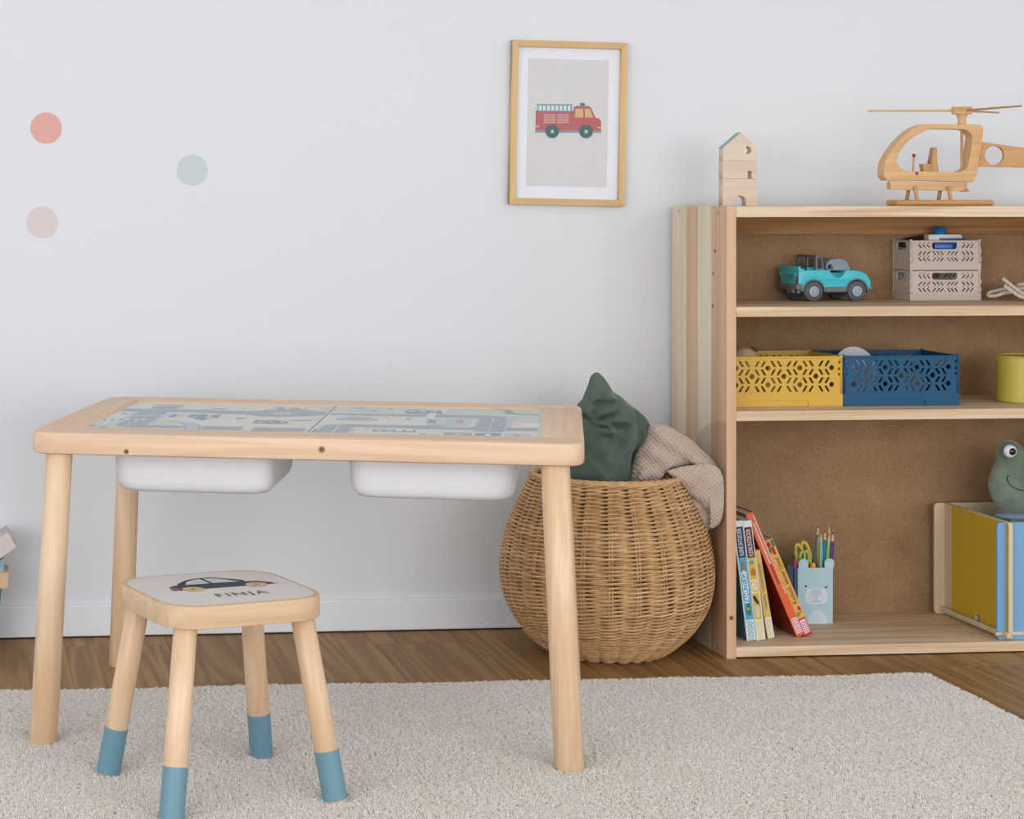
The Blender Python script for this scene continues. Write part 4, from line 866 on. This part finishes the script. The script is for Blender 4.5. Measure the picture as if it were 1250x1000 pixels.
ar2 = [(x, max(z, hz0)) for x, z in ar]
link('block', plate([(xl, hz0), (ar2[-1][0], hz0)]+ar2[::-1][1:-1]+[(ar2[0][0], hz0), (xr, hz0), (xr, j1-.02), (xl, j1-.02)], (), th_, .04, 'XZ', -17), hsm, hs)
link('block', plate([(xl, j1), (xr, j1), (xr, j2-.02), (xl, j2-.02)], [[hp_(428, 572-2), hp_(483, 572-2), hp_(483, 490), hp_(428, 490)]], th_, .04, 'XZ', -17), hsm, hs)
pk = hp_(372, 100); el = hp_(190, 255); er = hp_(536, 245)
link('block', plate([(xl+.05, j2), (xr+.05, j2), (er[0], er[1]), pk, (el[0], el[1])], [[hp_(440+39*math.cos(a), 278-39*math.sin(a)) for a in [2*PI*k/24 for k in range(24)]]], th_, .04, 'XZ', -17), hsm, hs)
d_ = Vector((pk[0]-el[0], pk[1]-el[1])).normalized(); n_ = Vector((-d_.y, d_.x))*.1
link('roof_paint', plate([(el[0]+n_.x, el[1]+n_.y), (pk[0]+n_.x, pk[1]+n_.y), pk, el], (), th_, 0, 'XZ', -17), plain('#9fb0ae', .6), hs, label='grey-green painted roof slope')

# ------------------------------------------------------------------ wooden helicopter
hel_m = wood('heli_pine', '#dcb484', '#c69a66', 'X', 0.45, 1.0, c3='#c89c68', ring=8, var=0.04)
hel_z = wood('heli_pine_z', '#cb9f6b', '#b38452', 'Z', 0.45, 1.2, ring=6, var=0.04)
he = thing('toy_helicopter', 'wooden toy helicopter with rotor blades and skids on top of the bookcase', 'toy helicopter', (0, 0, 0))
HY = -25.2
def hp(X, Y, d=0.0): return at(1050+X/6.25, 110+Y/6.25, HY+d)
k1 = 1/6.25/6.52
out_ = [(205, 683), (183, 655), (180, 630), (195, 540), (240, 460), (300, 385), (370, 318), (440, 275), (500, 260), (560, 258), (740, 262), (905, 263), (940, 290), (936, 360), (905, 560), (885, 670), (860, 700), (820, 702), (500, 692), (220, 690)]
in_ = [(300, 585), (285, 545), (290, 500), (320, 445), (370, 390), (440, 340), (520, 303), (570, 296), (770, 300), (820, 312), (856, 350), (852, 400), (832, 540), (818, 590), (780, 618), (720, 628), (500, 620), (370, 618), (330, 605)]
link('cabin_frame', plate(smoothpoly([hp(*p) for p in out_], 3), [smoothpoly([hp(*p) for p in in_], 4)], 2.9, .12, 'XZ', HY), wood('heli_cab', '#dcb484', '#c99d69', 'X', 0.45, 1.0, c3='#cb9f6b', ring=9, var=0, knots=((hp(432, 636)[0], HY, hp(432, 636)[1], .45),)), he, 40)
def pts2(*p): return [hp(*q) for q in p]
def pts3(*p): return [hp(*q, 1.0) for q in p]
link('belly_bar', plate(roundpoly(pts2((232, 697), (800, 710), (795, 770), (235, 760)), .15), (), .9, .08, 'XZ', HY+.2), hel_m, he, 40)
link('belly_bar', plate(roundpoly([hp(*q, 2.3) for q in ((213, 697), (812, 710), (812, 768), (213, 758))], .15), (), .9, .08, 'XZ', HY+2.0), hel_m, he, 40)
link('cross_rod', cyl((hp(800, 0)[0], HY+1.6, hp(0, 765)[1]), (hp(862, 0)[0], HY+1.9, hp(0, 765)[1]), .25), hel_z, he, 50)
sz_ = 83.02
for (yy, xa, xb) in ((HY-.4, 275, 1010), (HY+3.3, 207, 900)):
    link('skid', cyl((hp(xa, 0, yy-HY)[0], yy, 83.1), (hp(xb, 0, yy-HY)[0], yy, 83.1), .56, n=28, bev=.1), wood('heli_skid', '#cf9c5e', '#b9854a', 'X', 0.4, 1.2, ring=5, var=0), he, 50)
for (yy, xs, sg) in ((HY+.1, (415, 672), -1), (HY+2.9, (375, 618), 1)):
    for xx in xs:
        dx = 14
        a = hp(xx, 735, yy-HY); c = hp(xx+dx*(-sg), 850, yy-HY)
        link('strut', cyl((a[0], yy-.12*(-sg), a[1]), (c[0], yy+sg*.4, 83.3), .36, n=20, bev=.08), hel_z, he, 50)
link('tail_boom', plate(pts3((885, 392), (930, 396), (1250, 440), (1560, 482), (1640, 380), (1700, 380), (1690, 560), (1640, 600), (885, 583)), [[hp(1027+74*math.cos(a), 498-72*math.sin(a), 1.0) for a in [2*PI*k/32 for k in range(32)]]], .9, .08, 'XZ', HY+1.0), wood('heli_tail', '#d3a673', '#bd8d5a', 'X', 0.45, 1.0, ring=8, var=0), he, 40)
rc = hp(776, 0, 1.45)[0]
link('mast', cyl((rc, HY+1.45, hp(0, 625)[1]), (rc, HY+1.45, hp(0, 290)[1]), .26), hel_z, he, 50)
zt_ = hp(0, 258)[1]
link('rotor_post', lathe([(0, 0), (.85, 0), (.75, .5), (.72, 1.0), (1.0, 1.6), (1.0, 1.95), (0, 1.95)], 28, Matrix.Translation((rc, HY+1.45, zt_))), hel_m, he, 40)
zr = zt_+1.95
link('rotor_hub', lathe([(0, 0), (1.85, 0), (1.85, .62), (1.8, .68), (1.8, .75), (1.85, .82), (1.85, 1.35), (0, 1.35)], 40, Matrix.Translation((rc, HY+1.45, zr))), hel_m, he, 40)
for ang in (160, -80, 40):
    a = math.radians(ang); cx_, sx_ = math.cos(a), math.sin(a)
    b_ = cyl((rc+cx_*.6, HY+1.45+sx_*.6, zr+.68), (rc+cx_*16.8, HY+1.45+sx_*16.8, zr+.80), .22, .18, 14, .05)
    link('rotor_blade', b_, wood('blade_%d' % 1, '#d9bb95', '#c9a67e', 'X', 0.5, 1, ring=4, var=0) if ang == 160 else hel_z, he, 50)
stp = bmesh.new(); plate(pts3((470, 563), (585, 560), (592, 632), (482, 632)), (), 1.6, .04, 'XZ', HY+.6, bm=stp); plate(pts3((532, 562), (556, 440), (580, 437), (582, 562)), (), 1.6, .04, 'XZ', HY+.6, bm=stp)
link('pilot_seat', stp, wood('heli_end', '#c9a274', '#a37b4e', 'Z', 0.6, 2.0, ring=12, var=0), he)
a = hp(400, 630, 1.3); c = hp(411, 512, 1.3); link('joystick', cyl((a[0], HY+1.3, a[1]), (c[0], HY+1.3, c[1]), .15), hel_z, he, 50)
c = hp(410, 500, 1.3); link('joystick_knob', ball((c[0], HY+1.3, c[1]), .36, 3), redm, he, 180, label='red knob')

# ------------------------------------------------------------------ picture books
page_m = plain('#d9d5cb', 0.8, 0.1, 'paper')
def book(label, X, Y, lean, th, hgt, dep, cover, spine_col=None, zb=2.13, yaw=0.0, white=False):
    t = thing('picture_book', label, 'book', (X, Y, zb), 0, 'picture books leaning on the bottom shelf')
    t.rotation_euler = (0, -lean, yaw)
    cm_ = plain(cover, 0.3, 0.5, 'glossy_cover')
    b_ = bmesh.new()
    box(0, .18, .02, dep, 0, hgt, .04, 1, b_); box(th-.18, th, .02, dep, 0, hgt, .04, 1, b_)
    pieces('cover', b_, cm_, t)
    link('spine', box(0, th, -.04, .16, 0, hgt, .05, 1), plain(spine_col or cover, .35, .45, 'spine'), t)
    link('pages', box(.19, th-.19, .17, dep-.3, .15, hgt-.2), page_m, t)
    return t
SPM = FRONT @ Matrix.Translation((0, 0, .05))
def spine_text(t, s, size, xc, zc, col, bold=0.0, squash=1.0):
    text(s, size, FRONT @ Matrix.Translation((xc, zc, .13)) @ Matrix.Rotation(PI/2, 4, 'Z'), 'lettering', plain(col, .5, .3), t, squash=squash, bold=bold)
def tri_pattern(P_, x0, x1, z0, z1, c, sz=.28):
    n = 0; z = z0
    while z+sz < z1:
        x = x0+(sz*.5 if n % 2 else 0)
        while x+sz*.9 < x1:
            P_.k = 5; P_.poly([(x, z), (x+sz*.9, z), (x+sz*.45, z+sz*.95)], c); x += sz*1.02
        z += sz*1.1; n += 1
hb_ = 22.3
b1 = book('thin blue picture book spine titled FAHRZEUGE, farthest left on the bottom shelf', 143.75, -25.6, math.radians(6.9), 1.75, hb_, 17, '#2a6f86', '#dfe3e8')
P_ = Print(SPM, .006); P_.rect(.22, 1.68, .1, 15.5, '#52a6cf'); P_.rect(.22, 1.72, .1, 3.9, '#d4e4e2'); tri_pattern(P_, .3, 1.7, .2, 3.9, '#4fa7a5', .36)
P_.k = 3; P_.rect(.22, 1.68, 15.5, 21.2, '#1d3b57'); P_.k = 8
P_.poly(smoothpoly([(.6, 5.0), (1.3, 4.7), (1.45, 6.0), (1.2, 7.0), (.7, 6.6)], 4), '#3f7d4a'); P_.poly(circ(.95, 5.9, .28, 10), '#d0a050')
P_.poly(smoothpoly([(.5, 13.0), (1.2, 12.8), (1.35, 14.2), (.8, 14.9)], 4), '#8a7f72'); P_.poly(circ(.9, 12.8, .3, 10), '#dfe3e6')
P_.done('spine_print', b1, 'blue spine with white triangles below and a navy title box')
spine_text(b1, 'FAHRZEUGE', 1.5, .95, 9.9, '#eef2f4', .02, .70); spine_text(b1, 'KLEINE ENTDECKER', 1.15, .95, 18.35, '#d9dde6', .015, .49)
b2 = book('yellow picture book spine titled TIERE, second from the left on the bottom shelf', 145.65, -25.4, math.radians(7.0), 1.75, hb_, 17, '#dcdfe2', '#dfe0e2')
P_ = Print(SPM, .006); P_.rect(.18, 1.55, .1, 15.4, '#d8b44a'); P_.rect(.15, 1.6, .1, 3.9, '#e2ddc2'); tri_pattern(P_, .25, 1.6, .2, 3.9, '#d8c98c', .36)
P_.k = 3; P_.rect(.18, 1.58, 15.4, 21.1, '#5a2426'); P_.k = 8
P_.poly(smoothpoly([(.5, 4.6), (1.1, 4.4), (1.2, 6.2), (.6, 6.4)], 4), '#cfc9b8'); P_.poly(smoothpoly([(.6, 7.2), (1.3, 6.6), (1.1, 7.5), (.7, 8.3), (.3, 8.2)], 4), '#3a3532')
P_.poly(smoothpoly([(.4, 12.4), (1.1, 12.0), (1.4, 12.8), (.8, 13.5)], 4), '#b9743c'); P_.poly(circ(.8, 14.5, .4, 12), '#4f9cae')
P_.done('spine_print', b2, 'yellow spine with a maroon title box and small animals')
spine_text(b2, 'TIERE', 1.5, .88, 10.0, '#f2eee2', .02, .78); spine_text(b2, 'KLEINE ENTDECKER', 1.15, .9, 18.2, '#dcd3d6', .015, .49)
b3 = book('thin sandy yellow picture book with small dark writing, third from the left', 148.3, -24.2, math.radians(9.9), 1.35, 16.6, 16, '#d9bf83', '#d5b068')
P_ = Print(SPM, .006); P_.rect(.05, 1.3, .1, 4.0, '#e2dccb'); tri_pattern(P_, .1, 1.3, .2, 4.0, '#d9c27c', .36)
P_.k = 9; rnd = random.Random(4)
z_ = 5.6
while z_ < 14.2:
    if not (8.0 < z_ < 8.9): P_.line([(.45+rnd.random()*.1, z_), (.85+rnd.random()*.15, z_+.12), (.5, z_+.25)], .06, '#6d5a38')
    z_ += .34
P_.done('spine_print', b3, 'small dark handwriting and a patch of pale triangles')
b4 = book('tallest book, red with an orange spine, leaning far over to the left', 154.2, -23.4, math.radians(23.2), 1.5, 25.0, 20, '#8c0f16', '#dc6234')
P_ = Print(SPM, .006); P_.rect(.25, 1.45, .6, 3.6, '#e6d5da')
P_.k = 4
for i in range(6):
    for j in range(3): P_.k = 4; P_.rect(.35+j*.36, .58+j*.36, .8+i*.46, 1.05+i*.46, '#d0446a')
P_.k = 6; z_ = 8.5
while z_ < 24.2:
    P_.k = 6; P_.rect(1.18, 1.4, z_, z_+.22, '#f0dcd2'); z_ += .4
z_ = 10.6
while z_ < 23.0:
    P_.k = 7; P_.line([(.55, z_), (.98, z_+.1), (.6, z_+.24)], .09, '#f0dccf' if z_ > 14.5 else '#7a3a2a'); z_ += .32
P_.done('spine_print', b4, 'orange spine with small pale writing')
b5 = book('yellow-spined picture book titled Kuckuck, kleiner Löwe!, leaning on the red book', 155.9, -23.0, math.radians(23.2), 1.55, 19.5, 18, '#6e9cc0', '#e3a94e')
P_ = Print(SPM, .006); P_.rect(0, 1.5, 0, 3.5, '#b92a3a'); P_.rect(.2, 1.35, .5, 3.2, '#e6d0d8'); P_.k = 3
for i in range(5):
    for j in range(3): P_.k = 4; P_.rect(.32+j*.36, .55+j*.36, .65+i*.46, .9+i*.46, '#d0446a')
P_.k = 7; P_.poly(smoothpoly([(.2, 18.0), (.7, 18.4), (.6, 19.2), (.1, 19.0)], 4), '#b02430'); P_.poly([(0, 17.0), (.4, 17.0), (.5, 17.9), (0, 17.9)], '#3c7a50'); P_.poly([(.9, 18.2), (1.4, 17.9), (1.5, 19.2), (1.0, 19.4)], '#3c7a50'); P_.poly(roundpoly([(.55, 16.5), (1.1, 16.5), (1.1, 18.1), (.55, 18.1)], .15), '#a8303c')
P_.line([(.3, 4.0), (.8, 4.5), (1.4, 4.7)], .12, '#4a3428'); P_.poly(smoothpoly([(.2, 4.2), (.5, 4.9), (.7, 4.5), (.5, 4.0)], 4), '#5c9a4c'); P_.poly(smoothpoly([(.9, 5.0), (1.3, 5.1), (1.2, 5.8), (.8, 5.7)], 4), '#a83a40')
P_.done('spine_print', b5, 'yellow spine with a red foot and a small flower')
spine_text(b5, 'Kuckuck, kleiner Löwe!', 1.25, .8, 11.2, '#3a3026', 0.0, .80)

# ------------------------------------------------------------------ bear pencil box
lbm = plain('#b3cdd6', 0.6, 0.2, 'blue_card'); BYF = -11.6
pb = thing('pencil_box', 'light blue box with a bear face holding pencils and scissors', 'pencil box', (0, 0, 0))
def bp_(X, Y): return at(940+X/7.143, 640+Y/7.143, BYF)
xl_, zl_ = bp_(243, 865); xr_, zt2 = bp_(549, 378); zl_ = 2.12
outl = [(xl_, zl_), (xr_-.05, zl_), (xr_, zt2-.3)]+[(bp_(518, 350)[0]+1.0*math.cos(a), bp_(0, 350)[1]+.95*math.sin(a)) for a in [math.radians(q) for q in range(-25, 176, 20)]]+[(bp_(478, 0)[0], zt2)]+[(bp_(334, 0)[0], zt2)]+[(bp_(292, 350)[0]+1.0*math.cos(a), bp_(0, 350)[1]+.95*math.sin(a)) for a in [math.radians(q) for q in range(5, 206, 20)]]+[(xl_, zt2-.3)]
link('front_panel', plate(outl, (), .12, 0, 'XZ', BYF), lbm, pb)
bx_ = bmesh.new(); dpt = 5.0
box(xl_, xl_+.1, BYF+.12, BYF+dpt, zl_, zt2-.1, 0, 1, bx_); box(xr_-.1, xr_, BYF+.12, BYF+dpt, zl_, zt2-.1, 0, 1, bx_); box(xl_, xr_, BYF+dpt-.1, BYF+dpt, zl_, zt2-.1, 0, 1, bx_); box(xl_, xr_, BYF+.12, BYF+dpt, zl_, zl_+.1, 0, 1, bx_)
link('box_sides', bx_, lbm, pb)
P_ = Print(Matrix(((1, 0, 0, 0), (0, 0, -1, BYF-.005), (0, 1, 0, 0), (0, 0, 0, 1))), .006)
def bpp(pts): return [bp_(*p) for p in pts]
P_.poly(bpp([(330+85+85*math.cos(a), 868-120*max(0, math.sin(a))) for a in [PI*k/20 for k in range(21)]]), '#ccd9e4')
P_.poly(bpp([(402+97*math.copysign(abs(math.cos(a))**.7, math.cos(a)), 628-73*math.copysign(abs(math.sin(a))**.7, math.sin(a))) for a in [2*PI*k/40 for k in range(40)]]), '#d6dae4')
P_.poly(smoothpoly(bpp([(352, 590), (375, 572), (430, 570), (455, 590), (440, 615), (402, 642), (365, 615)]), 4), '#bcc8d8')
for ex, ey in ((311, 541), (488, 549)): P_.k = 4; P_.poly(bpp([(ex+9*math.cos(a), ey+9*math.sin(a)) for a in [2*PI*k/14 for k in range(14)]]), '#23272c')
P_.k = 6; P_.line(bpp([(402, 645), (402, 666)]), .06, '#5b636c'); P_.line(bpp([(362, 668), (375, 677), (390, 676), (402, 666), (414, 676), (432, 677), (446, 664)]), .07, '#5b636c')
for ex, ey in ((345, 628), (362, 640), (350, 655), (455, 626), (470, 640), (458, 655)): P_.k = 6; P_.poly(bpp([(ex+3*math.cos(a), ey+3*math.sin(a)) for a in [2*PI*k/8 for k in range(8)]]), '#8b97a2')
for ex in (290, 520): P_.k = 4; P_.poly(bpp([(ex+26*math.cos(a), 358-26*math.sin(a)) for a in [2*PI*k/20 for k in range(20)]]), '#c3cedb')
P_.done('bear_face', pb, 'printed bear muzzle, eyes and belly')
def pencil(x, y, tx, ty, Y, col, lead, lab, r=.36):
    a = at(tx, ty, Y); c = at(x, y, Y); c = (c[0], c[1]); d = Vector((a[0]-c[0], 0, a[1]-c[1])); base = Vector((c[0], Y, c[1]))
    dn = d.normalized(); base = base+dn*((2.4-base.z)/dn.z)
    t = thing('coloured_pencil', lab, 'pencil', base, 0, 'coloured pencils in the bear box'); L_ = (Vector((a[0], Y, a[1]))-base).length
    R_ = dn.to_track_quat('Z', 'Y').to_matrix().to_4x4()
    link('barrel', lathe([(0, 0), (r, 0), (r, L_-1.7), (0, L_-1.7)], 6 if r < .4 else 12, R_), plain(col, .35, .45), t, 30)
    link('wood_tip', lathe([(r*.98, L_-1.7), (r*.35, L_-.35), (0, L_-.35)], 12, R_), plain('#d6b894', .7, .2), t, 40)
    link('lead', lathe([(r*.35, L_-.35), (r*.2, L_), (0, L_)], 10, R_), plain(lead, .5, .3), t, 40)
def z6(X, Y): return (970+X/16.67, 640+Y/16.67)
for (b0, tp, Y, col, lead, lab) in (
    ((415, 850), (484, 38), -8.2, '#4b93a0', '#2b4c60', 'long grey-blue pencil, tallest and leftmost in the bear box'),
    ((478, 860), (486, 215), -8.8, '#c6b06a', '#8a7a40', 'thin yellow pencil behind the mint one in the bear box'),
    ((535, 860), (534, 175), -10.4, '#7fc0a8', '#5aa08a', 'mint green pencil in the bear box'),
    ((590, 850), (618, 135), -9.6, '#1f7ca6', '#23476e', 'bright blue pencil in the bear box'),
    ((690, 740), (700, 50), -7.9, '#c9a3ab', '#d0b0b0', 'pale pink pencil behind the light green one in the bear box'),
    ((660, 740), (703, 185), -9.3, '#8cbb5e', '#b0607a', 'light green pencil in the bear box'),
    ((745, 740), (780, 165), -9.4, '#5c2f86', '#2c2a5c', 'purple pencil, rightmost in the bear box')):
    pencil(*z6(*b0), *z6(*tp), Y, col, lead, lab)
def scissors(col, cx, cy, w_, h_, Y, tilt, lab, two=True):
    t = thing('scissors', lab, 'scissors', (0, 0, 0)); m = plain(col, .35, .45)
    cX, cZ = at(cx, cy, Y); b_ = bmesh.new()
    for sg in ((-1, 1) if two else (1,)):
        pth = []
        for k in range(28):
            a = 2*PI*k/28; x = sg*w_*.42+w_*.4*math.cos(a); z = h_*math.sin(a)
            pth.append((cX+x*math.cos(tilt)-z*math.sin(tilt), Y+sg*.25, cZ+x*math.sin(tilt)+z*math.cos(tilt)))
        tube(pth, .36, 8, True, b_)
    pieces('handle', b_, m, t, 60)
    link('blade', cyl((cX, Y, 2.4), (cX, Y, cZ-h_*.8), .28, .35, 10), plain('#9a9ea2', .3, .5, metal=.8), t, 50)
scissors('#cdb94f', 980, 676, 1.75, 2.1, -9.8, .25, 'yellow-handled scissors in the bear box')
scissors('#9cb14e', 981.5, 681, 1.2, 1.25, -10.4, -.05, 'small lime green scissors in front of the yellow ones in the bear box')
def marker(cx, cy, Y, r, cap, body, lab, lean=0.0):
    X, Z = at(cx, cy, Y); t = thing('felt_pen', lab, 'felt pen', (X, Y, 2.4), 0, 'felt pens in the bear box'); t.rotation_euler = (0, lean, 0); L_ = Z-2.4
    link('barrel', lathe([(0, 0), (r*.9, 0), (r*.9, L_-2), (0, L_-2)], 16), plain(body, .4, .4), t, 40)
    link('cap', lathe([(0, L_-2), (r, L_-2), (r, L_-.3), (r*.6, L_), (0, L_+.03)], 16), plain(cap, .3, .5), t, 40)
marker(971.8, 682, -9.6, .62, '#ee5c80', '#7d1430', 'pink-capped felt pen at the left of the bear box')
marker(992, 686.5, -10.5, .6, '#dd9530', '#3a2a20', 'orange-capped felt pen in the middle of the bear box')
marker(989.5, 683.5, -8.3, .6, '#2e241e', '#2e241e', 'black-capped felt pen behind the orange one')
marker(974.5, 688, -8.3, .7, '#7d1430', '#7d1430', 'dark red felt pen behind the pink one')
marker(969.2, 679.5, -7.6, .5, '#3f9a8c', '#2d7f8e', 'teal felt pen at the left rear corner of the bear box')

# ------------------------------------------------------------------ slotted book box
ply = wood('birch_ply', '#ddcdb2', '#cbb795', 'Z', 0.5, 1.0, ring=4, var=0); och = plain('#b58c28', 0.5, 0.3, 'ochre_paint'); lbl = plain('#7ba9d0', 0.5, 0.3, 'blue_paint_board')
mb = thing('book_box', 'slotted plywood box with ochre side and light blue front on the bottom shelf', 'box', (0, 0, 0))
ZB, ZT = 2.12, 24.0; SX = 191.9
so = roundpoly([(-30.2, ZB+.15), (-4.0, ZB+.15), (-4.0, ZT), (-30.2, ZT)], .8)
sh2 = [[(-19.2, ZB+.9), (-17.4, ZB+.9), (-17.4, ZB+2.6), (-19.2, ZB+2.6)]]
link('side_panel', plate(so, sh2, .8, .03, 'YZ', SX), ply, mb)
P2 = Print(Matrix(((0, 0, -1, SX-.01), (-1, 0, 0, 0), (0, 1, 0, 0), (0, 0, 0, 1))), .01)
P2.poly([(8.0, ZB+1.1), (17.3, ZB+1.1), (17.3, ZB+2.7), (19.3, ZB+2.7), (19.3, ZB+1.1), (29.9, ZB+1.1), (30.05, ZT-.25), (8.0, ZT-.1)], '#d0ae32')
P2.done('paint_face', mb, 'ochre painted face')
link('front_panel', plate(roundpoly([(190.2, ZB+.05), (214, ZB+.05), (214, ZT-.1), (190.2, ZT-.1)], .9), (), .6, .05, 'XZ', -29.2), lbl, mb, label='light blue front')
link('back_panel', plate(roundpoly([(189.9, ZB+.05), (214, ZB+.05), (214, ZT+.0), (189.9, ZT+.0)], .9), (), .6, .05, 'XZ', -5.0), ply, mb)
link('lath', plate(roundpoly([(-31.4, ZB+.75), (-2.6, ZB+.75), (-2.6, ZB+1.6), (-31.4, ZB+1.6)], .2), (), .5, .05, 'YZ', SX-1.0), ply, mb)
link('lath', plate(roundpoly([(189.6, ZB+1.0), (195.0, ZB+1.0), (195.0, ZB+1.6), (189.6, ZB+1.6)], .2), (), .5, .05, 'XZ', -29.8), ply, mb)
link('bottom', box(192.8, 214, -28.6, -5, ZB+.1, ZB+.7), ply, mb)

# ------------------------------------------------------------------ frog plush
fg = N('frog_velvet'); fnn = fg.noise(fg.coord((14, 14, 14), rand=False), 1.0, 4, .65)
fg.l(fg.ramp(fnn, [(.3, lin('#647363')), (.7, lin('#8d9b8a'))]), fg.b.inputs['Base Color']); fg.b.inputs['Roughness'].default_value = .85; fg.b.inputs['Sheen Weight'].default_value = .5; fg.b.inputs['Specular IOR Level'].default_value = .1
fg.bump(fg.noise(fg.coord((260, 260, 260)), 1.0, 3), .4, .001)
FY = -15.0
fr_t = thing('frog_plush', 'grey-green plush frog with a big round eye sitting in the slotted box', 'soft toy', (0, 0, 0))
def fq(X, Y): return at(1195+X/9.09, 530+Y/9.09, FY)
half = [(455, 178), (440, 118), (380, 75), (320, 66), (255, 92), (212, 145), (200, 210), (205, 262), (165, 365), (125, 460), (108, 560), (125, 660), (165, 745), (225, 815), (285, 870)]
L_ = [fq(*p) for p in half]; cxm = fq(700, 0)[0]
R2 = [(2*cxm-x, z) for x, z in reversed(L_)]
head = puff([(cxm, fq(0, 190)[1])]+L_+[(cxm, fq(0, 950)[1])]+R2, fq(700, 560), FY, 4.6, 2.2, 26, 6, None, .6, .9)
hd_o = link('head', head, fg.m, fr_t, 75)
body_o = [(290, 850), (305, 900), (280, 980), (180, 1150), (160, 1500), (300, 1900)]
LB = [fq(*p) for p in body_o]; LB = [(x, max(z, 3.2)) for x, z in LB]; RB = [(2*cxm-x, z) for x, z in reversed(LB)]
link('body', puff(LB+RB, (cxm, 14), FY+.5, 4.2, 2.2, 18, 6, None, .6, .9), fg.m, fr_t, 75)
link('collar', puff([(x, z) for x, z in [fq(285, 880), fq(300, 950), fq(1100, 950), fq(1115, 880)]], fq(700, 915), FY+.4, 3.2, 2.4, 10, 8, None, .5, 1), plain('#8aa3c0', .8, .1, 'blue_cloth', sheen=.3), fr_t, 75, label='blue collar')
for sgn in (0, 1):
    yy = FY-2.9; ex, ez = at(1195+352/9.09, 530+190/9.09, yy); px_, pz_ = at(1195+370/9.09, 530+195/9.09, yy-.2)
    if sgn: ex, px_ = 2*cxm-ex, 2*cxm-px_
    link('eye', lathe([(0, .35), (.8, .28), (1.2, .08), (1.25, -.4), (0, -.4)], 32, Matrix.Translation((ex, yy, ez)) @ Matrix.Rotation(PI/2, 4, 'X')), plain('#e6e8ee', .35, .5), fr_t, 60)
    link('pupil', lathe([(0, .36), (.45, .3), (.68, .1), (.7, 0), (0, 0)], 32, Matrix.Translation((px_, yy-.2, pz_)) @ Matrix.Rotation(PI/2, 4, 'X')), plain('#101114', .25, .6), fr_t, 60)
def surf_y(X, Z):
    best = None
    for v in head_v:
        d = (v[0]-X)**2+(v[2]-Z)**2
        if v[1] < FY and (best is None or d < best[0]): best = (d, v[1])
    return best[1]
head_v = [tuple(c/S for c in v.co) for v in hd_o.data.vertices]
sm = [fq(*p) for p in [(252, 436), (238, 470), (242, 510), (268, 548), (320, 580), (400, 598), (500, 602), (600, 604), (700, 604)]]
sm = sm+[(2*cxm-x, z) for x, z in reversed(sm[:-1])]
sm = smoothpoly(sm, 4, False)
link('smile', tube([(p.x, surf_y(p.x, p.y)-.1, p.y) for p in sm], .085, 6), plain('#2c3a36', .7), fr_t, 60)

# ------------------------------------------------------------------ toy at the left edge of the picture
lt = thing('toy_house', 'toy house with pale pink roof and wooden ledge, left edge', 'toy house', (0, 0, 0))
LY = -12.0
def lq(x, y): return at(x, y, LY)
rf = [lq(9.3, 650), lq(20, 668), lq(-40, 711), lq(-50, 692)]
link('roof', plate(rf, (), 9, .06, 'XZ', LY), plain('#d6cac8', .6, .2, 'pink_board'), lt, label='pale pink roof slab')
wl = [lq(4.8, 683), lq(4.8, 702), lq(2.4, 719), lq(.5, 737), lq(-4, 779.0), lq(-80, 779), lq(-80, 720), lq(-40, 708)]
wl = [(x, max(z, .02)) for x, z in wl]
link('wall', plate(wl, (), 6.5, .05, 'XZ', LY+1.2), plain('#8fb0c0', .6, .2, 'blue_board'), lt, label='light blue wall')
link('ledge', plate(roundpoly([lq(11.3, 699.5), lq(9.0, 719), lq(-60, 719), lq(-60, 699.5)], .15), (), 8.6, .06, 'XZ', LY+.2), oakm, lt)
link('lower_wall', plate([(x, max(z, .02)) for x, z in [lq(2.3, 719), lq(-.5, 745), lq(-8, 790), lq(-70, 790), lq(-70, 719)]], (), 6.9, .05, 'XZ', LY+1.0), plain('#4b7f8e', .6, .2, 'teal_board'), lt, label='teal lower wall')
